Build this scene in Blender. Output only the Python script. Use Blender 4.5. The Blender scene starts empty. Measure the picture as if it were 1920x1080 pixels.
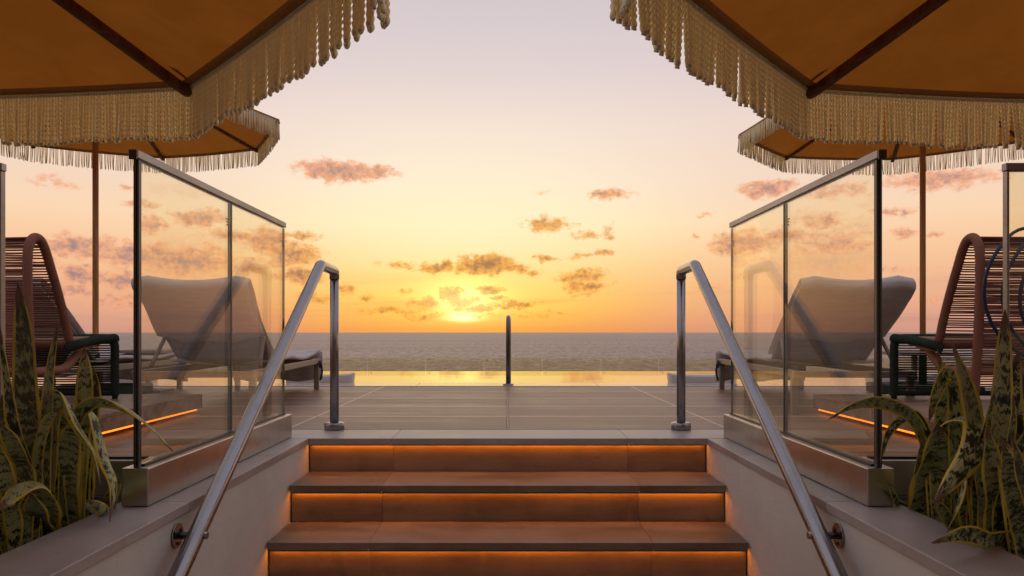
import bpy, bmesh, math, random
from mathutils import Vector, Matrix
PI = math.pi
sc = bpy.context.scene
COL = sc.collection
F = 1424.0; CX = 952.0; CY = 623.0
def at(px, py, Y):            # a point of the place seen in that direction at distance Y
    return Vector(((px-CX)*Y/F, Y, (CY-py)*Y/F))

# ------------------------------------------------------------------ camera
cd = bpy.data.cameras.new('camera'); cam = bpy.data.objects.new('camera', cd); COL.objects.link(cam)
cd.sensor_width = 36; cd.lens = F/1920*36
cd.shift_x = (960-CX)/1920; cd.shift_y = (CY-540)/1920
cd.clip_start = .05; cd.clip_end = 120000
cam.location = (0, 0, 0); cam.rotation_euler = (PI/2, 0, 0)
sc.camera = cam

# ------------------------------------------------------------------ colour management
sc.view_settings.view_transform = 'Standard'; sc.view_settings.look = 'None'
sc.view_settings.exposure = 0.0; sc.view_settings.gamma = 1; sc.view_settings.use_curve_mapping = False
sc.render.engine = 'CYCLES'
sc.cycles.use_denoising = True
sc.cycles.max_bounces = 6; sc.cycles.diffuse_bounces = 3; sc.cycles.glossy_bounces = 4; sc.cycles.adaptive_threshold = .02; sc.cycles.transparent_max_bounces = 24
sc.cycles.sample_clamp_indirect = 4.0
sc.cycles.caustics_reflective = False; sc.cycles.caustics_refractive = False

# ------------------------------------------------------------------ node helper
def s2l(c):
    return tuple(((v/255)/12.92 if v/255 <= .04045 else ((v/255+.055)/1.055)**2.4) for v in c) + (1,)
class NT:
    def __init__(s, nt): s.nt = nt; s.n = nt.nodes; s.l = nt.links; s.n.clear()
    def put(s, sock, v):
        if isinstance(v, bpy.types.NodeSocket): s.l.new(v, sock)
        elif v is not None:
            if hasattr(sock.default_value, '__len__') and not hasattr(v, '__len__'): v = [v]*len(sock.default_value)
            sock.default_value = v
    def new(s, t, ins={}, **props):
        n = s.n.new(t)
        for k, v in props.items(): setattr(n, k, v)
        for k, v in ins.items(): s.put(n.inputs[k], v)
        return n
    def m(s, op, a, b=None, c=None, clamp=False):
        n = s.n.new('ShaderNodeMath'); n.operation = op; n.use_clamp = clamp
        s.put(n.inputs[0], a)
        if b is not None: s.put(n.inputs[1], b)
        if c is not None: s.put(n.inputs[2], c)
        return n.outputs[0]
    def vm(s, op, a, b=None, scale=None, out=0):
        n = s.n.new('ShaderNodeVectorMath'); n.operation = op; s.put(n.inputs[0], a)
        if b is not None: s.put(n.inputs[1], b)
        if scale is not None: s.put(n.inputs[3], scale)
        return n.outputs[out]
    def xyz(s, x, y, z): return s.new('ShaderNodeCombineXYZ', {0: x, 1: y, 2: z}).outputs[0]
    def sep(s, v):
        n = s.new('ShaderNodeSeparateXYZ', {0: v}); return n.outputs[0], n.outputs[1], n.outputs[2]
    def step(s, x, lo, hi, a=0.0, b=1.0):
        n = s.new('ShaderNodeMapRange', interpolation_type='SMOOTHSTEP')
        for i, v in enumerate((x, lo, hi, a, b)): s.put(n.inputs[i], v)
        return n.outputs[0]
    def lin(s, x, lo, hi, a=0.0, b=1.0):
        n = s.new('ShaderNodeMapRange')
        for i, v in enumerate((x, lo, hi, a, b)): s.put(n.inputs[i], v)
        return n.outputs[0]
    def mix(s, f, a, b, blend='MIX'):
        n = s.new('ShaderNodeMix', data_type='RGBA', blend_type=blend)
        s.put(n.inputs[0], f); s.put(n.inputs[6], a); s.put(n.inputs[7], b); return n.outputs[2]
    def ramp(s, f, stops, interp='LINEAR'):
        n = s.n.new('ShaderNodeValToRGB'); s.put(n.inputs[0], f); r = n.color_ramp; r.interpolation = interp
        while len(r.elements) < len(stops): r.elements.new(.5)
        for e, (p, c) in zip(r.elements, sorted(stops)): e.position = p; e.color = c
        return n.outputs[0]
    def noise(s, v, scale, detail=4, rough=.55, dist=0, out=0):
        return s.new('ShaderNodeTexNoise', {'Vector': v, 'Scale': scale, 'Detail': detail, 'Roughness': rough, 'Distortion': dist}).outputs[out]

# ------------------------------------------------------------------ sky
SUN_A = math.degrees(math.atan2(870-CX, F)); SUN_E = 1.15
w = bpy.data.worlds.new('World'); sc.world = w; w.use_nodes = True
T = NT(w.node_tree)
gen = T.new('ShaderNodeTexCoord').outputs['Generated']
dirn = T.vm('NORMALIZE', gen)
dx, dy, dz = T.sep(dirn)
az = T.m('MULTIPLY', T.m('ARCTAN2', dx, dy), 180/PI)
el = T.m('MULTIPLY', T.m('ARCSINE', dz), 180/PI)
def stops(lst): return [(max(0, e)/90.0, s2l(c)) for e, c in lst]
e01 = T.m('DIVIDE', el, 90.0, clamp=True)
front = T.ramp(e01, stops([(0, (240,146,72)), (.7, (247,158,76)), (1.8, (253,172,84)), (3.5, (254,190,106)), (5.5, (255,214,148)), (8, (255,236,192)),
                           (11, (254,232,208)), (15, (244,224,211)), (19, (226,210,208)), (23.5, (212,200,204)), (32, (196,187,196)), (50, (192,184,196)), (90, (186,181,196))]))
side = T.ramp(e01, stops([(0, (204,150,132)), (1.2, (222,163,137)), (3.2, (238,181,143)), (5.5, (247,197,154)), (8, (250,213,177)),
                          (11, (243,214,192)), (15, (236,213,203)), (19, (221,203,205)), (23.5, (209,197,202)), (32, (196,187,196)), (50, (192,184,196)), (90, (186,181,196))]))
back = T.ramp(e01, stops([(0, (66,56,52)), (6, (90,76,70)), (14, (128,110,104)), (26, (170,154,154)), (45, (192,182,186)), (90, (186,181,196))]))
da = T.m('ABSOLUTE', T.m('SUBTRACT', az, SUN_A))
sky = T.mix(T.step(da, 3.0, 27.0), front, side)
sky = T.mix(T.step(da, 48.0, 150.0), sky, back)
ce, se = T.m('SUBTRACT', el, SUN_E), T.m('SUBTRACT', az, SUN_A)
def gauss(sa, s_up, s_dn, off=0.0):
    e = T.m('SUBTRACT', ce, off)
    up = T.m('DIVIDE', T.m('MAXIMUM', e, 0.0), s_up); dn = T.m('DIVIDE', T.m('MINIMUM', e, 0.0), s_dn)
    aa = T.m('DIVIDE', se, sa)
    q = T.m('ADD', T.m('ADD', T.m('MULTIPLY', up, up), T.m('MULTIPLY', dn, dn)), T.m('MULTIPLY', aa, aa))
    return T.m('EXPONENT', T.m('MULTIPLY', q, -1.0))
sky = T.mix(T.m('MULTIPLY', gauss(10.0, 4.4, 2.2, 1.6), .88), sky, s2l((255,226,90)))
sky = T.mix(T.m('MULTIPLY', gauss(12.0, 6.0, 3.5, 6.0), .62), sky, s2l((255,246,206)))
sky = T.mix(T.m('MULTIPLY', gauss(3.2, 2.2, 1.2, 1.2), .85), sky, (1.0, .84, .16, 1))
# thin level streaks of haze low over the sea
st = T.noise(T.xyz(T.m('MULTIPLY', az, .035), T.m('MULTIPLY', el, .75), 3.0), 1.0, 4, .6)
stm = T.m('MULTIPLY', T.step(st, .5, .68), T.m('MULTIPLY', T.step(el, 5.5, 1.5), T.step(el, .1, .6)))
sky = T.mix(T.m('MULTIPLY', stm, .35), sky, T.mix(T.step(da, 3, 30), s2l((236,140,84)), s2l((176,132,132))))
core = T.m('MAXIMUM', gauss(1.25, .75, .3), T.m('MULTIPLY', gauss(2.6, 1.4, .9, 1.1), .52))
# clouds
P0 = T.xyz(az, el, 0.0)
wv = T.vm('SUBTRACT', T.noise(P0, .42, 5, .62, out=1), (.5, .5, .5))
wv2 = T.vm('SUBTRACT', T.noise(P0, 1.6, 4, .65, out=1), (.5, .5, .5))
Pw = T.vm('ADD', P0, T.vm('ADD', T.vm('MULTIPLY', wv, (2.6, 1.5, 0)), T.vm('MULTIPLY', wv2, (1.0, .7, 0))))
clouds = [  # x, y, half width, half height (pixels of direction), density
 (632,322,74,17,1.15),(705,326,46,11,0.85),(650,312,30,12,0.8),(1145,364,46,10,0.75),(1440,352,48,16,1.04),(1560,357,62,16,0.66),(1770,334,92,16,0.83),(1675,397,40,7,0.66),(1320,404,18,5,0.5),(1025,421,48,14,0.8),(1020,408,18,9,0.6),(1098,440,28,9,0.65),(1140,433,16,13,0.6),(1022,482,32,6,0.7),(1085,480,24,6,0.65),(1130,476,24,7,0.85),(1090,518,50,13,0.85),(1100,537,48,10,0.85),(1098,552,26,5,0.7),(905,497,62,17,1.3),(820,501,38,11,1.0),(968,502,26,10,0.9),(1000,511,16,7,0.7),(750,495,36,7,0.7),(915,545,32,8,1.1),(846,554,22,12,1.1),(868,566,36,8,1.1),(962,573,52,6,0.9),(888,580,36,5,1.2),(795,569,28,11,0.75),(930,562,24,4,0.8),(880,590,44,3,0.9),(690,556,18,6,0.65),(760,543,20,5,0.5),(735,582,62,8,0.7),(800,590,50,7,0.6),(645,543,22,12,0.7),(1000,590,90,5,0.45),(145,460,60,17,1.07),(240,477,52,19,1.07),(345,489,99,23,1.07),(300,474,28,18,0.86),(375,408,43,15,0.96),(285,420,28,15,0.86),(270,383,32,9,0.75),(230,350,17,8,0.54),(152,517,35,17,1.07),(225,520,41,16,1.02),(140,546,54,12,0.75),(440,440,49,10,0.86),(500,448,43,20,0.96),(545,480,52,23,1.07),(560,442,41,8,0.75),(560,520,45,16,1.07),(590,560,43,10,0.64),(240,562,75,16,0.64),(640,540,22,10,0.6),(470,500,47,18,0.75),(100,340,47,11,0.43),(60,500,43,16,0.86),(1395,456,57,19,1.04),(1480,440,66,14,0.77),(1555,452,77,24,0.66),(1545,415,40,13,0.66),(1690,432,26,8,0.77),(1745,442,15,6,0.77),(1300,443,10,5,0.5),(1790,566,176,8,0.5),(1690,506,66,7,0.39),(1330,540,60,8,0.35),(1020,360,40,6,0.2)]
acc = None
for (x, y, hw, hh, dn) in clouds:
    ca = math.degrees(math.atan2(x-CX, F)); cel = math.degrees(math.atan2(CY-y, math.hypot(F, x-CX)))
    k = 1/math.radians(1)/F
    v = T.vm('MULTIPLY', T.vm('SUBTRACT', Pw, (ca, cel, 0)), (1/(hw*k*1.36), 1/(hh*k*1.5), 0))
    L = T.vm('LENGTH', v, out=1)
    f = T.m('MULTIPLY_ADD', L, -dn, dn)
    acc = f if acc is None else T.m('MAXIMUM', acc, f)
acc = T.m('MAXIMUM', acc, 0.0)
# the same broken cloud goes on outside the picture
far = T.noise(T.xyz(T.m('MULTIPLY', az, .11), T.m('MULTIPLY', el, .33), 7.0), 1.0, 5, .6)
farm = T.m('MULTIPLY', T.step(far, .54, .72), T.m('MULTIPLY', T.step(da, 37, 46), T.m('MULTIPLY', T.step(el, 1.0, 3.0), T.step(el, 24.0, 12.0))))
nz = T.noise(T.vm('MULTIPLY', P0, (1.0, 1.7, 0)), 1.15, 7, .66)
er = T.m('ADD', acc, T.m('MULTIPLY', T.m('SUBTRACT', nz, .5), 1.5))
has = T.step(acc, .0, .16)
alpha = T.m('MULTIPLY', T.step(er, .06, .60), has)
alpha = T.m('MAXIMUM', T.m('MULTIPLY', alpha, .88), T.m('MULTIPLY', farm, .6))
dens = T.step(T.m('ADD', er, T.m('MULTIPLY', T.m('SUBTRACT', T.noise(P0, 2.2, 6, .62), .5), 2.4)), .05, 1.5)
warm = T.mix(T.step(da, 5, 26), s2l((255,176,72)), s2l((246,172,128)))
dark = T.mix(T.step(da, 5, 26), s2l((146,92,70)), s2l((144,120,128)))
up = T.step(el, 8.0, 13.0)
warm = T.mix(up, warm, s2l((250,170,124))); dark = T.mix(up, dark, s2l((160,124,126)))
ccol = T.mix(dens, warm, dark)
ccol = T.mix(T.step(da, 50, 140), ccol, s2l((104,98,120)))
sky = T.mix(alpha, sky, ccol)
sky = T.mix(T.m('MULTIPLY', core, T.m('SUBTRACT', 1.0, T.m('MULTIPLY', alpha, .55))), sky, (2.2, 1.9, .75, 1))
nish = T.new('ShaderNodeTexSky', sky_type='NISHITA')
nish.sun_disc = False; nish.sun_elevation = math.radians(SUN_E); nish.sun_rotation = math.radians(SUN_A)
b1 = T.new('ShaderNodeBackground', {'Color': sky, 'Strength': 1.075})
b2 = T.new('ShaderNodeBackground', {'Color': nish.outputs[0], 'Strength': .05})
mx = T.new('ShaderNodeMixShader', {0: .06}); T.l.new(b1.outputs[0], mx.inputs[1]); T.l.new(b2.outputs[0], mx.inputs[2])
T.l.new(mx.outputs[0], T.new('ShaderNodeOutputWorld').inputs[0])
w.cycles.sampling_method = 'MANUAL'; w.cycles.sample_map_resolution = 1024

sd = bpy.data.lights.new('sun', 'SUN'); sd.energy = .06; sd.angle = math.radians(32.0); sd.color = (1, .56, .26)
sun = bpy.data.objects.new('sun', sd); COL.objects.link(sun)
sa, sel = math.radians(SUN_A), math.radians(SUN_E+1.0)
to_sun = Vector((math.sin(sa)*math.cos(sel), math.cos(sa)*math.cos(sel), math.sin(sel)))
sun.rotation_euler = to_sun.to_track_quat('Z', 'Y').to_euler()

# ------------------------------------------------------------------ materials
def mat(name, fn):
    m = bpy.data.materials.new(name); m.use_nodes = True; t = NT(m.node_tree)
    out = t.new('ShaderNodeOutputMaterial'); sh = fn(t)
    t.l.new(sh, out.inputs[0]); return m
def bsdf(t, col, rough=.5, metal=0.0, bump=None, bd=.002, bs=.5, spec=.5, **ex):
    ins = {'Base Color': col, 'Roughness': rough, 'Metallic': metal, 'Specular IOR Level': spec}
    ins.update(ex)
    n = t.new('ShaderNodeBsdfPrincipled', ins)
    if bump is not None:
        b = t.new('ShaderNodeBump', {'Height': bump, 'Distance': bd, 'Strength': bs}); t.l.new(b.outputs[0], n.inputs['Normal'])
    return n.outputs[0]
def rgb(r, g, b): return (r, g, b, 1)
def objco(t, rnd=True):
    c = t.new('ShaderNodeTexCoord').outputs['Object']
    if rnd:
        r = t.new('ShaderNodeObjectInfo').outputs['Random']
        c = t.vm('ADD', c, t.xyz(t.m('MULTIPLY', r, 37.0), t.m('MULTIPLY', r, 91.0), t.m('MULTIPLY', r, 13.0)))
        return c, r
    return c, 0.5
def stone_fn(c1, c2, rough=(.3, .5), sx=(1.5, 14, 14), bump=.0006, spec=.5, grain=.35):
    def fn(t):
        c, r = objco(t)
        n1 = t.noise(t.vm('MULTIPLY', c, sx), 1.0, 6, .6)
        n2 = t.noise(c, 3.2, 5, .6); n3 = t.noise(c, 160, 3, .6)
        f = t.m('ADD', t.m('MULTIPLY', n1, .55), t.m('MULTIPLY', n2, .45))
        f = t.m('ADD', f, t.m('MULTIPLY', t.m('SUBTRACT', r, .5), .07))
        col = t.mix(t.step(f, .34, .66), c1, c2)
        col = t.mix(t.m('MULTIPLY', t.step(n3, .55, .72), grain), col, tuple(v*.6 for v in c1[:3])+(1,))
        spots = t.m('MULTIPLY', t.step(t.noise(c, 24, 2, .5), .70, .78), .4)
        col = t.mix(spots, col, tuple(v*.5 for v in c1[:3])+(1,))
        sc1 = t.noise(t.vm('MULTIPLY', c, (3.5, 3.5, 3.5)), 1, 7, .7, 1.5)
        col = t.mix(t.m('MULTIPLY', t.step(sc1, .56, .66), .30), col, tuple(v*.62 for v in c1[:3])+(1,))
        col = t.mix(t.m('MULTIPLY', t.step(sc1, .40, .32), .22), col, tuple(min(1, v*1.25) for v in c2[:3])+(1,))
        ro = t.lin(t.m('ADD', t.m('MULTIPLY', n1, .6), t.m('MULTIPLY', n2, .4)), .3, .7, rough[0], rough[1])
        return bsdf(t, col, ro, bump=t.m('ADD', t.m('MULTIPLY', n3, .5), t.m('MULTIPLY', n1, 2.0)), bd=bump, bs=.7, spec=spec)
    return fn
M = {}
M['deck'] = mat('deck_stone', stone_fn(rgb(.15,.088,.055), rgb(.37,.24,.155), (.28,.62), (.40, 15, 15), .0022, spec=.34, grain=.2))
M['deck_pale'] = mat('pale_stone', stone_fn(rgb(.34,.30,.27), rgb(.46,.41,.37), (.3,.5), (3, 6, 6), .0006))
M['coping'] = mat('coping_stone', stone_fn(rgb(.33,.305,.295), rgb(.47,.44,.43), (.32,.5), (7, 1.6, 7), .0005))
M['pool_coping'] = mat('wet_coping_stone', stone_fn(rgb(.46,.41,.36), rgb(.60,.54,.48), (.10,.22), (3, 6, 6), .0003, spec=.8))
M['step'] = mat('step_stone', stone_fn(rgb(.14,.10,.068), rgb(.28,.215,.155), (.36,.6), (1.2, 7, 10), .0006))
M['joint_sheen'] = mat('pale_joint_sheen', lambda t: bsdf(t, rgb(.50,.39,.30), .33, spec=.5))  # pale tone paints the sky sheen along the tile edges into the joints
def plaster(t):
    c, r = objco(t, False)
    n = t.noise(c, 1.4, 6, .65); n2 = t.noise(c, 90, 3, .6); tr = t.noise(t.vm('MULTIPLY', c, (1, 2.5, 7)), 1.0, 5, .6, 1.2)
    col = t.mix(t.step(n, .3, .7), rgb(.58,.575,.54), rgb(.70,.695,.66))
    run = t.noise(t.vm('MULTIPLY', c, (1, 22, 1.3)), 1.0, 5, .6)          # faint rain runs
    col = t.mix(t.m('MULTIPLY', t.step(run, .56, .74), .10), col, rgb(.40,.36,.32))
    spk = t.step(t.noise(c, 60, 2, .5), .72, .78)
    col = t.mix(t.m('MULTIPLY', spk, .35), col, rgb(.34,.30,.27))
    return bsdf(t, col, .72, bump=t.m('ADD', n2, t.m('MULTIPLY', tr, 4)), bd=.0009, bs=.7)
M['plaster'] = mat('white_plaster', plaster)
M['concrete'] = mat('concrete', lambda t: bsdf(t, t.mix(t.noise(objco(t)[0], 2.0, 6), rgb(.2,.19,.18), rgb(.32,.3,.28)), .8))
def steel_fn(col, r0, r1, sc_=(2, 2, 160), metal=1.0):
    def fn(t):
        c, r = objco(t, False)
        n = t.noise(t.vm('MULTIPLY', c, sc_), 1.0, 4, .6)
        d = t.noise(c, 7.0, 5, .65); sm = t.noise(c, 1.7, 3, .6)
        cc = t.mix(t.step(d, .45, .75), col, tuple(v*.82 for v in col[:3])+(1,))
        return bsdf(t, cc, t.lin(t.m('ADD', t.m('MULTIPLY', n, .5), t.m('MULTIPLY', sm, .5)), .3, .7, r0, r1), metal, bump=n, bd=.00008, bs=.25)
    return fn
M['steel'] = mat('satin_steel', steel_fn(rgb(.32,.315,.325), .17, .28, (60, 60, 60)))
M['channel'] = mat('brushed_steel', steel_fn(rgb(.50,.46,.42), .26, .34, (140, 140, 3)))
M['rail'] = mat('grey_rail_metal', steel_fn(rgb(.34,.33,.34), .32, .48, (30, 3, 30)))
M['black_metal'] = mat('dark_post_metal', steel_fn(rgb(.11,.115,.12), .25, .4, (80, 80, 3)))
M['seal'] = mat('black_seal', lambda t: bsdf(t, rgb(.015,.015,.016), .4))
def glass_fn(tint, edge=False):
    def fn(t):
        c, r = objco(t, False)
        tr = t.new('ShaderNodeBsdfTransparent', {'Color': tint}).outputs[0]
        smudge = t.step(t.noise(t.vm('MULTIPLY', c, (1, 1, .5)), 3.0, 5, .65), .5, .8)
        gl = t.new('ShaderNodeBsdfGlossy', {'Color': rgb(1,1,1), 'Roughness': t.m('MULTIPLY', smudge, .0)}).outputs[0]
        # slow float-glass ripple so reflections are not ruler straight
        b = t.new('ShaderNodeBump', {'Height': t.noise(c, 1.2, 2), 'Distance': .0012, 'Strength': .5})
        gm = t.new('ShaderNodeNewGeometry')
        cosv = t.m('ABSOLUTE', t.vm('DOT_PRODUCT', gm.outputs['Incoming'], gm.outputs['Normal'], out=1))
        fr = t.m('MULTIPLY_ADD', t.m('POWER', t.m('SUBTRACT', 1.0, cosv, clamp=True), 5.0), .9, .04)
        for nd in t.n:
            if nd.type == 'BSDF_GLOSSY': t.l.new(b.outputs[0], nd.inputs['Normal'])
        mxx = t.new('ShaderNodeMixShader', {0: t.m('MULTIPLY', fr, 1.0)}); t.l.new(tr, mxx.inputs[1]); t.l.new(gl, mxx.inputs[2])
        df = t.new('ShaderNodeBsdfDiffuse', {'Color': rgb(.6,.6,.5)}).outputs[0]
        m2 = t.new('ShaderNodeMixShader', {0: t.m('MULTIPLY_ADD', smudge, .022, .004)}); t.l.new(mxx.outputs[0], m2.inputs[1]); t.l.new(df, m2.inputs[2])
        return m2.outputs[0]
    return fn
M['glass'] = mat('balustrade_glass', glass_fn(rgb(.965,.945,.865)))
M['glass_far'] = mat('fence_glass', glass_fn(rgb(.95,.93,.82)))
M['glass_edge'] = mat('glass_edge', lambda t: bsdf(t, rgb(.10,.17,.13), .15, spec=.8))
M['edge_pale'] = mat('polished_glass_edge', lambda t: bsdf(t, rgb(.75,.78,.70), .3))
def led(t): return t.new('ShaderNodeEmission', {'Color': rgb(1,.25,.010), 'Strength': 12.5}).outputs[0]
M['led'] = mat('amber_led', led)
M['led_open'] = mat('amber_diffuser', lambda t: t.new('ShaderNodeEmission', {'Color': rgb(1,.25,.02), 'Strength': 1.9}).outputs[0])
def canvas(t):
    c, r = objco(t, False)
    wv = t.m('ADD', t.noise(t.vm('MULTIPLY', c, (600, 40, 600)), 1, 2), t.noise(t.vm('MULTIPLY', c, (40, 600, 600)), 1, 2))
    n = t.m('ADD', t.m('MULTIPLY', t.noise(c, 2.2, 4, .6), .6), t.m('MULTIPLY', t.noise(t.vm('MULTIPLY', c, (9, 9, 9)), 1, 5, .6, .8), .4))
    d = t.mix(t.step(n, .35, .65), rgb(.36,.155,.045), rgb(.42,.185,.055))
    bsd = bsdf(t, d, .85, bump=wv, bd=.0004, bs=.35, spec=.2)
    tl = t.new('ShaderNodeBsdfTranslucent', {'Color': t.mix(t.step(n, .35, .65), rgb(.44,.145,.013), rgb(.53,.18,.018))}).outputs[0]
    mxx = t.new('ShaderNodeMixShader', {0: .42}); t.l.new(bsd, mxx.inputs[1]); t.l.new(tl, mxx.inputs[2]); return mxx.outputs[0]
M['canvas'] = mat('mustard_canvas', canvas)
M['hem'] = mat('hem_canvas', lambda t: bsdf(t, t.mix(t.noise(objco(t, False)[0], 60, 3), rgb(.34,.17,.05), rgb(.46,.25,.08)), .85, spec=.2))
def rope_fn(c1, c2, tr=.25):
    def fn(t):
        c, r = objco(t)
        n = t.noise(c, 300, 3, .6); n2 = t.noise(c, 9, 3, .6)
        col = t.mix(t.m('ADD', t.m('MULTIPLY', n, .5), t.m('MULTIPLY', n2, .5)), c1, c2)
        col = t.mix(t.m('MULTIPLY', r, .25), col, tuple(v*.75 for v in c1[:3])+(1,))
        bsd = bsdf(t, col, .9, bump=n, bd=.0006, bs=.6, spec=.2)
        if not tr: return bsd
        tl = t.new('ShaderNodeBsdfTranslucent', {'Color': col}).outputs[0]
        mxx = t.new('ShaderNodeMixShader', {0: tr}); t.l.new(bsd, mxx.inputs[1]); t.l.new(tl, mxx.inputs[2]); return mxx.outputs[0]
    return fn
def rope_sss(t):
    c, r = objco(t)
    n = t.noise(c, 300, 3, .6); n2 = t.noise(c, 9, 3, .6)
    col = t.mix(t.m('ADD', t.m('MULTIPLY', n, .5), t.m('MULTIPLY', n2, .5)), rgb(1,.61,.29), rgb(1,.77,.47))
    p = t.new('ShaderNodeBsdfPrincipled', {'Base Color': col, 'Roughness': .9, 'Specular IOR Level': .15, 'Subsurface Weight': 1.0, 'Subsurface Scale': .035, 'Subsurface Radius': (1.0, .75, .5)})
    return p.outputs[0]
M['rope'] = mat('cream_rope', rope_sss)
M['pink'] = mat('terracotta_rope', rope_fn(rgb(.25,.115,.08), rgb(.37,.18,.135), 0))
M['seatrope'] = mat('beige_rope', rope_fn(rgb(.42,.27,.19), rgb(.52,.36,.27), 0))
M['green'] = mat('dark_green_rope', rope_fn(rgb(.022,.035,.026), rgb(.045,.065,.05), 0))
def wood_fn(c1, c2, sx):
    def fn(t):
        c, r = objco(t, False)
        n = t.noise(t.vm('MULTIPLY', c, sx), 1, 5, .6, .6)
        return bsdf(t, t.mix(t.step(n, .35, .68), c1, c2), .55, bump=n, bd=.0006, bs=.4, spec=.3)
    return fn
M['ribwood'] = mat('dark_rib_wood', wood_fn(rgb(.10,.035,.014), rgb(.20,.075,.03), (30, 30, 4)))
M['polewood'] = mat('honey_pole_wood', wood_fn(rgb(.40,.19,.07), rgb(.58,.31,.125), (30, 30, 2.5)))
def cloth_fn(c1, c2, sc_=26, tr=.0):
    def fn(t):
        c, r = objco(t)
        n = t.noise(t.vm('MULTIPLY', c, (6, 6, 40)), 1, 5, .6); n2 = t.noise(c, 400, 2)
        wr = t.noise(t.vm('MULTIPLY', c, (3, 3, 8)), 1, 4, .55, .8)
        col = t.mix(t.step(n, .3, .7), c1, c2)
        b = bsdf(t, col, .9, bump=t.m('ADD', t.m('MULTIPLY', n2, .06), wr), bd=.02, bs=.5, spec=.1)
        if not tr: return b
        tl = t.new('ShaderNodeBsdfTranslucent', {'Color': col}).outputs[0]
        mxx = t.new('ShaderNodeMixShader', {0: tr}); t.l.new(b, mxx.inputs[1]); t.l.new(tl, mxx.inputs[2]); return mxx.outputs[0]
    return fn
M['towel'] = mat('white_towel', cloth_fn(rgb(.60,.59,.61), rgb(.74,.73,.74), tr=.12))
M['sling'] = mat('taupe_sling', cloth_fn(rgb(.22,.185,.16), rgb(.30,.26,.23), tr=.2))
M['frame'] = mat('taupe_frame', lambda t: bsdf(t, rgb(.26,.21,.17), .45))
M['white_shell'] = mat('white_shell', lambda t: bsdf(t, t.mix(t.noise(objco(t)[0], 3, 4), rgb(.62,.62,.64), rgb(.72,.72,.74)), .4))
M['strap'] = mat('navy_strap', lambda t: bsdf(t, rgb(.03,.025,.06), .7))
M['hose'] = mat('navy_hose', lambda t: bsdf(t, t.mix(t.noise(objco(t)[0], 30, 3), rgb(.006,.016,.06), rgb(.012,.03,.09)), .35))
M['soil'] = mat('dark_soil', lambda t: bsdf(t, t.mix(t.noise(objco(t)[0], 30, 5, .7), rgb(.008,.006,.005), rgb(.04,.03,.022)), .95, bump=t.noise(objco(t)[0], 25, 5, .7), bd=.03, bs=1))
M['dark_steel'] = mat('dark_satin_steel', steel_fn(rgb(.15,.14,.135), .2, .32, (60, 60, 60)))
M['pvc'] = mat('white_pipe', lambda t: bsdf(t, t.mix(t.noise(objco(t)[0], 20, 4), rgb(.4,.38,.34), rgb(.6,.58,.54)), .4))
M['mark'] = mat('etched_mark', lambda t: bsdf(t, rgb(.25,.25,.24), .8))
def leaf(t):
    uv = t.new('ShaderNodeTexCoord').outputs['UV']; u, v, _ = t.sep(uv)
    r = t.new('ShaderNodeObjectInfo').outputs['Random']
    ob = t.new('ShaderNodeTexCoord').outputs['Object']
    off = t.xyz(t.m('MULTIPLY', r, 50.0), t.m('MULTIPLY', r, 23.0), 0.0)
    wob = t.m('MULTIPLY', t.m('SUBTRACT', t.noise(t.vm('ADD', t.vm('MULTIPLY', uv, (7, 12, 0)), off), 1, 4, .6), .5), .10)
    band = t.noise(t.vm('ADD', t.xyz(t.m('MULTIPLY', u, 1.3), t.m('MULTIPLY', t.m('ADD', v, wob), 46.0), 0.0), off), 1, 3, .65, .5)
    big = t.noise(t.vm('ADD', t.vm('MULTIPLY', uv, (1.2, 5, 0)), off), 1, 3)
    fine = t.noise(t.vm('MULTIPLY', uv, (60, 6, 0)), 1, 3)
    lite = t.mix(fine, rgb(.34,.42,.16), rgb(.66,.70,.40))
    darkc = t.mix(fine, rgb(.010,.020,.008), rgb(.030,.050,.018))
    thr = t.m('ADD', t.lin(big, .3, .7, .42, .57), t.m('MULTIPLY', t.m('SUBTRACT', t.m('FRACT', t.m('MULTIPLY', r, 7.3)), .5), .12))
    f = t.step(t.m('SUBTRACT', band, thr), -.035, .045)
    col = t.mix(f, darkc, lite)
    col = t.mix(t.m('MULTIPLY', t.step(r, .55, 1.0), .4), col, rgb(.20,.21,.15))
    ed = t.m('ABSOLUTE', t.m('SUBTRACT', u, .5))
    edn = t.m('ADD', ed, t.m('MULTIPLY', t.m('SUBTRACT', t.noise(t.vm('ADD', t.vm('MULTIPLY', uv, (3, 12, 0)), off), 1, 3), .5), .09))
    ylw = t.mix(t.noise(t.vm('ADD', t.vm('MULTIPLY', uv, (2, 8, 0)), off), 1, 3), rgb(.72,.54,.05), rgb(.92,.76,.15))
    col = t.mix(t.step(edn, .365, .40), col, ylw)
    dry = t.noise(t.vm('ADD', t.vm('MULTIPLY', uv, (3, 7, 0)), off), 1, 4, .65)
    dr = t.m('MAXIMUM', t.step(t.m('ADD', v, t.m('MULTIPLY', dry, .12)), .98, 1.02), t.m('MULTIPLY', t.step(dry, .66, .71), t.step(edn, .2, .36)))
    col = t.mix(dr, col, t.mix(fine, rgb(.10,.045,.02), rgb(.34,.24,.16)))
    b = bsdf(t, col, t.lin(dry, .3, .7, .34, .58), bump=t.m('ADD', t.m('MULTIPLY', band, .4), fine), bd=.0012, bs=.6, spec=.4)
    tl = t.new('ShaderNodeBsdfTranslucent', {'Color': t.mix(.45, col, rgb(.35,.30,.03))}).outputs[0]
    mxx = t.new('ShaderNodeMixShader', {0: .16}); t.l.new(b, mxx.inputs[1]); t.l.new(tl, mxx.inputs[2]); return mxx.outputs[0]
M['leaf'] = mat('variegated_leaf', leaf)
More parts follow.
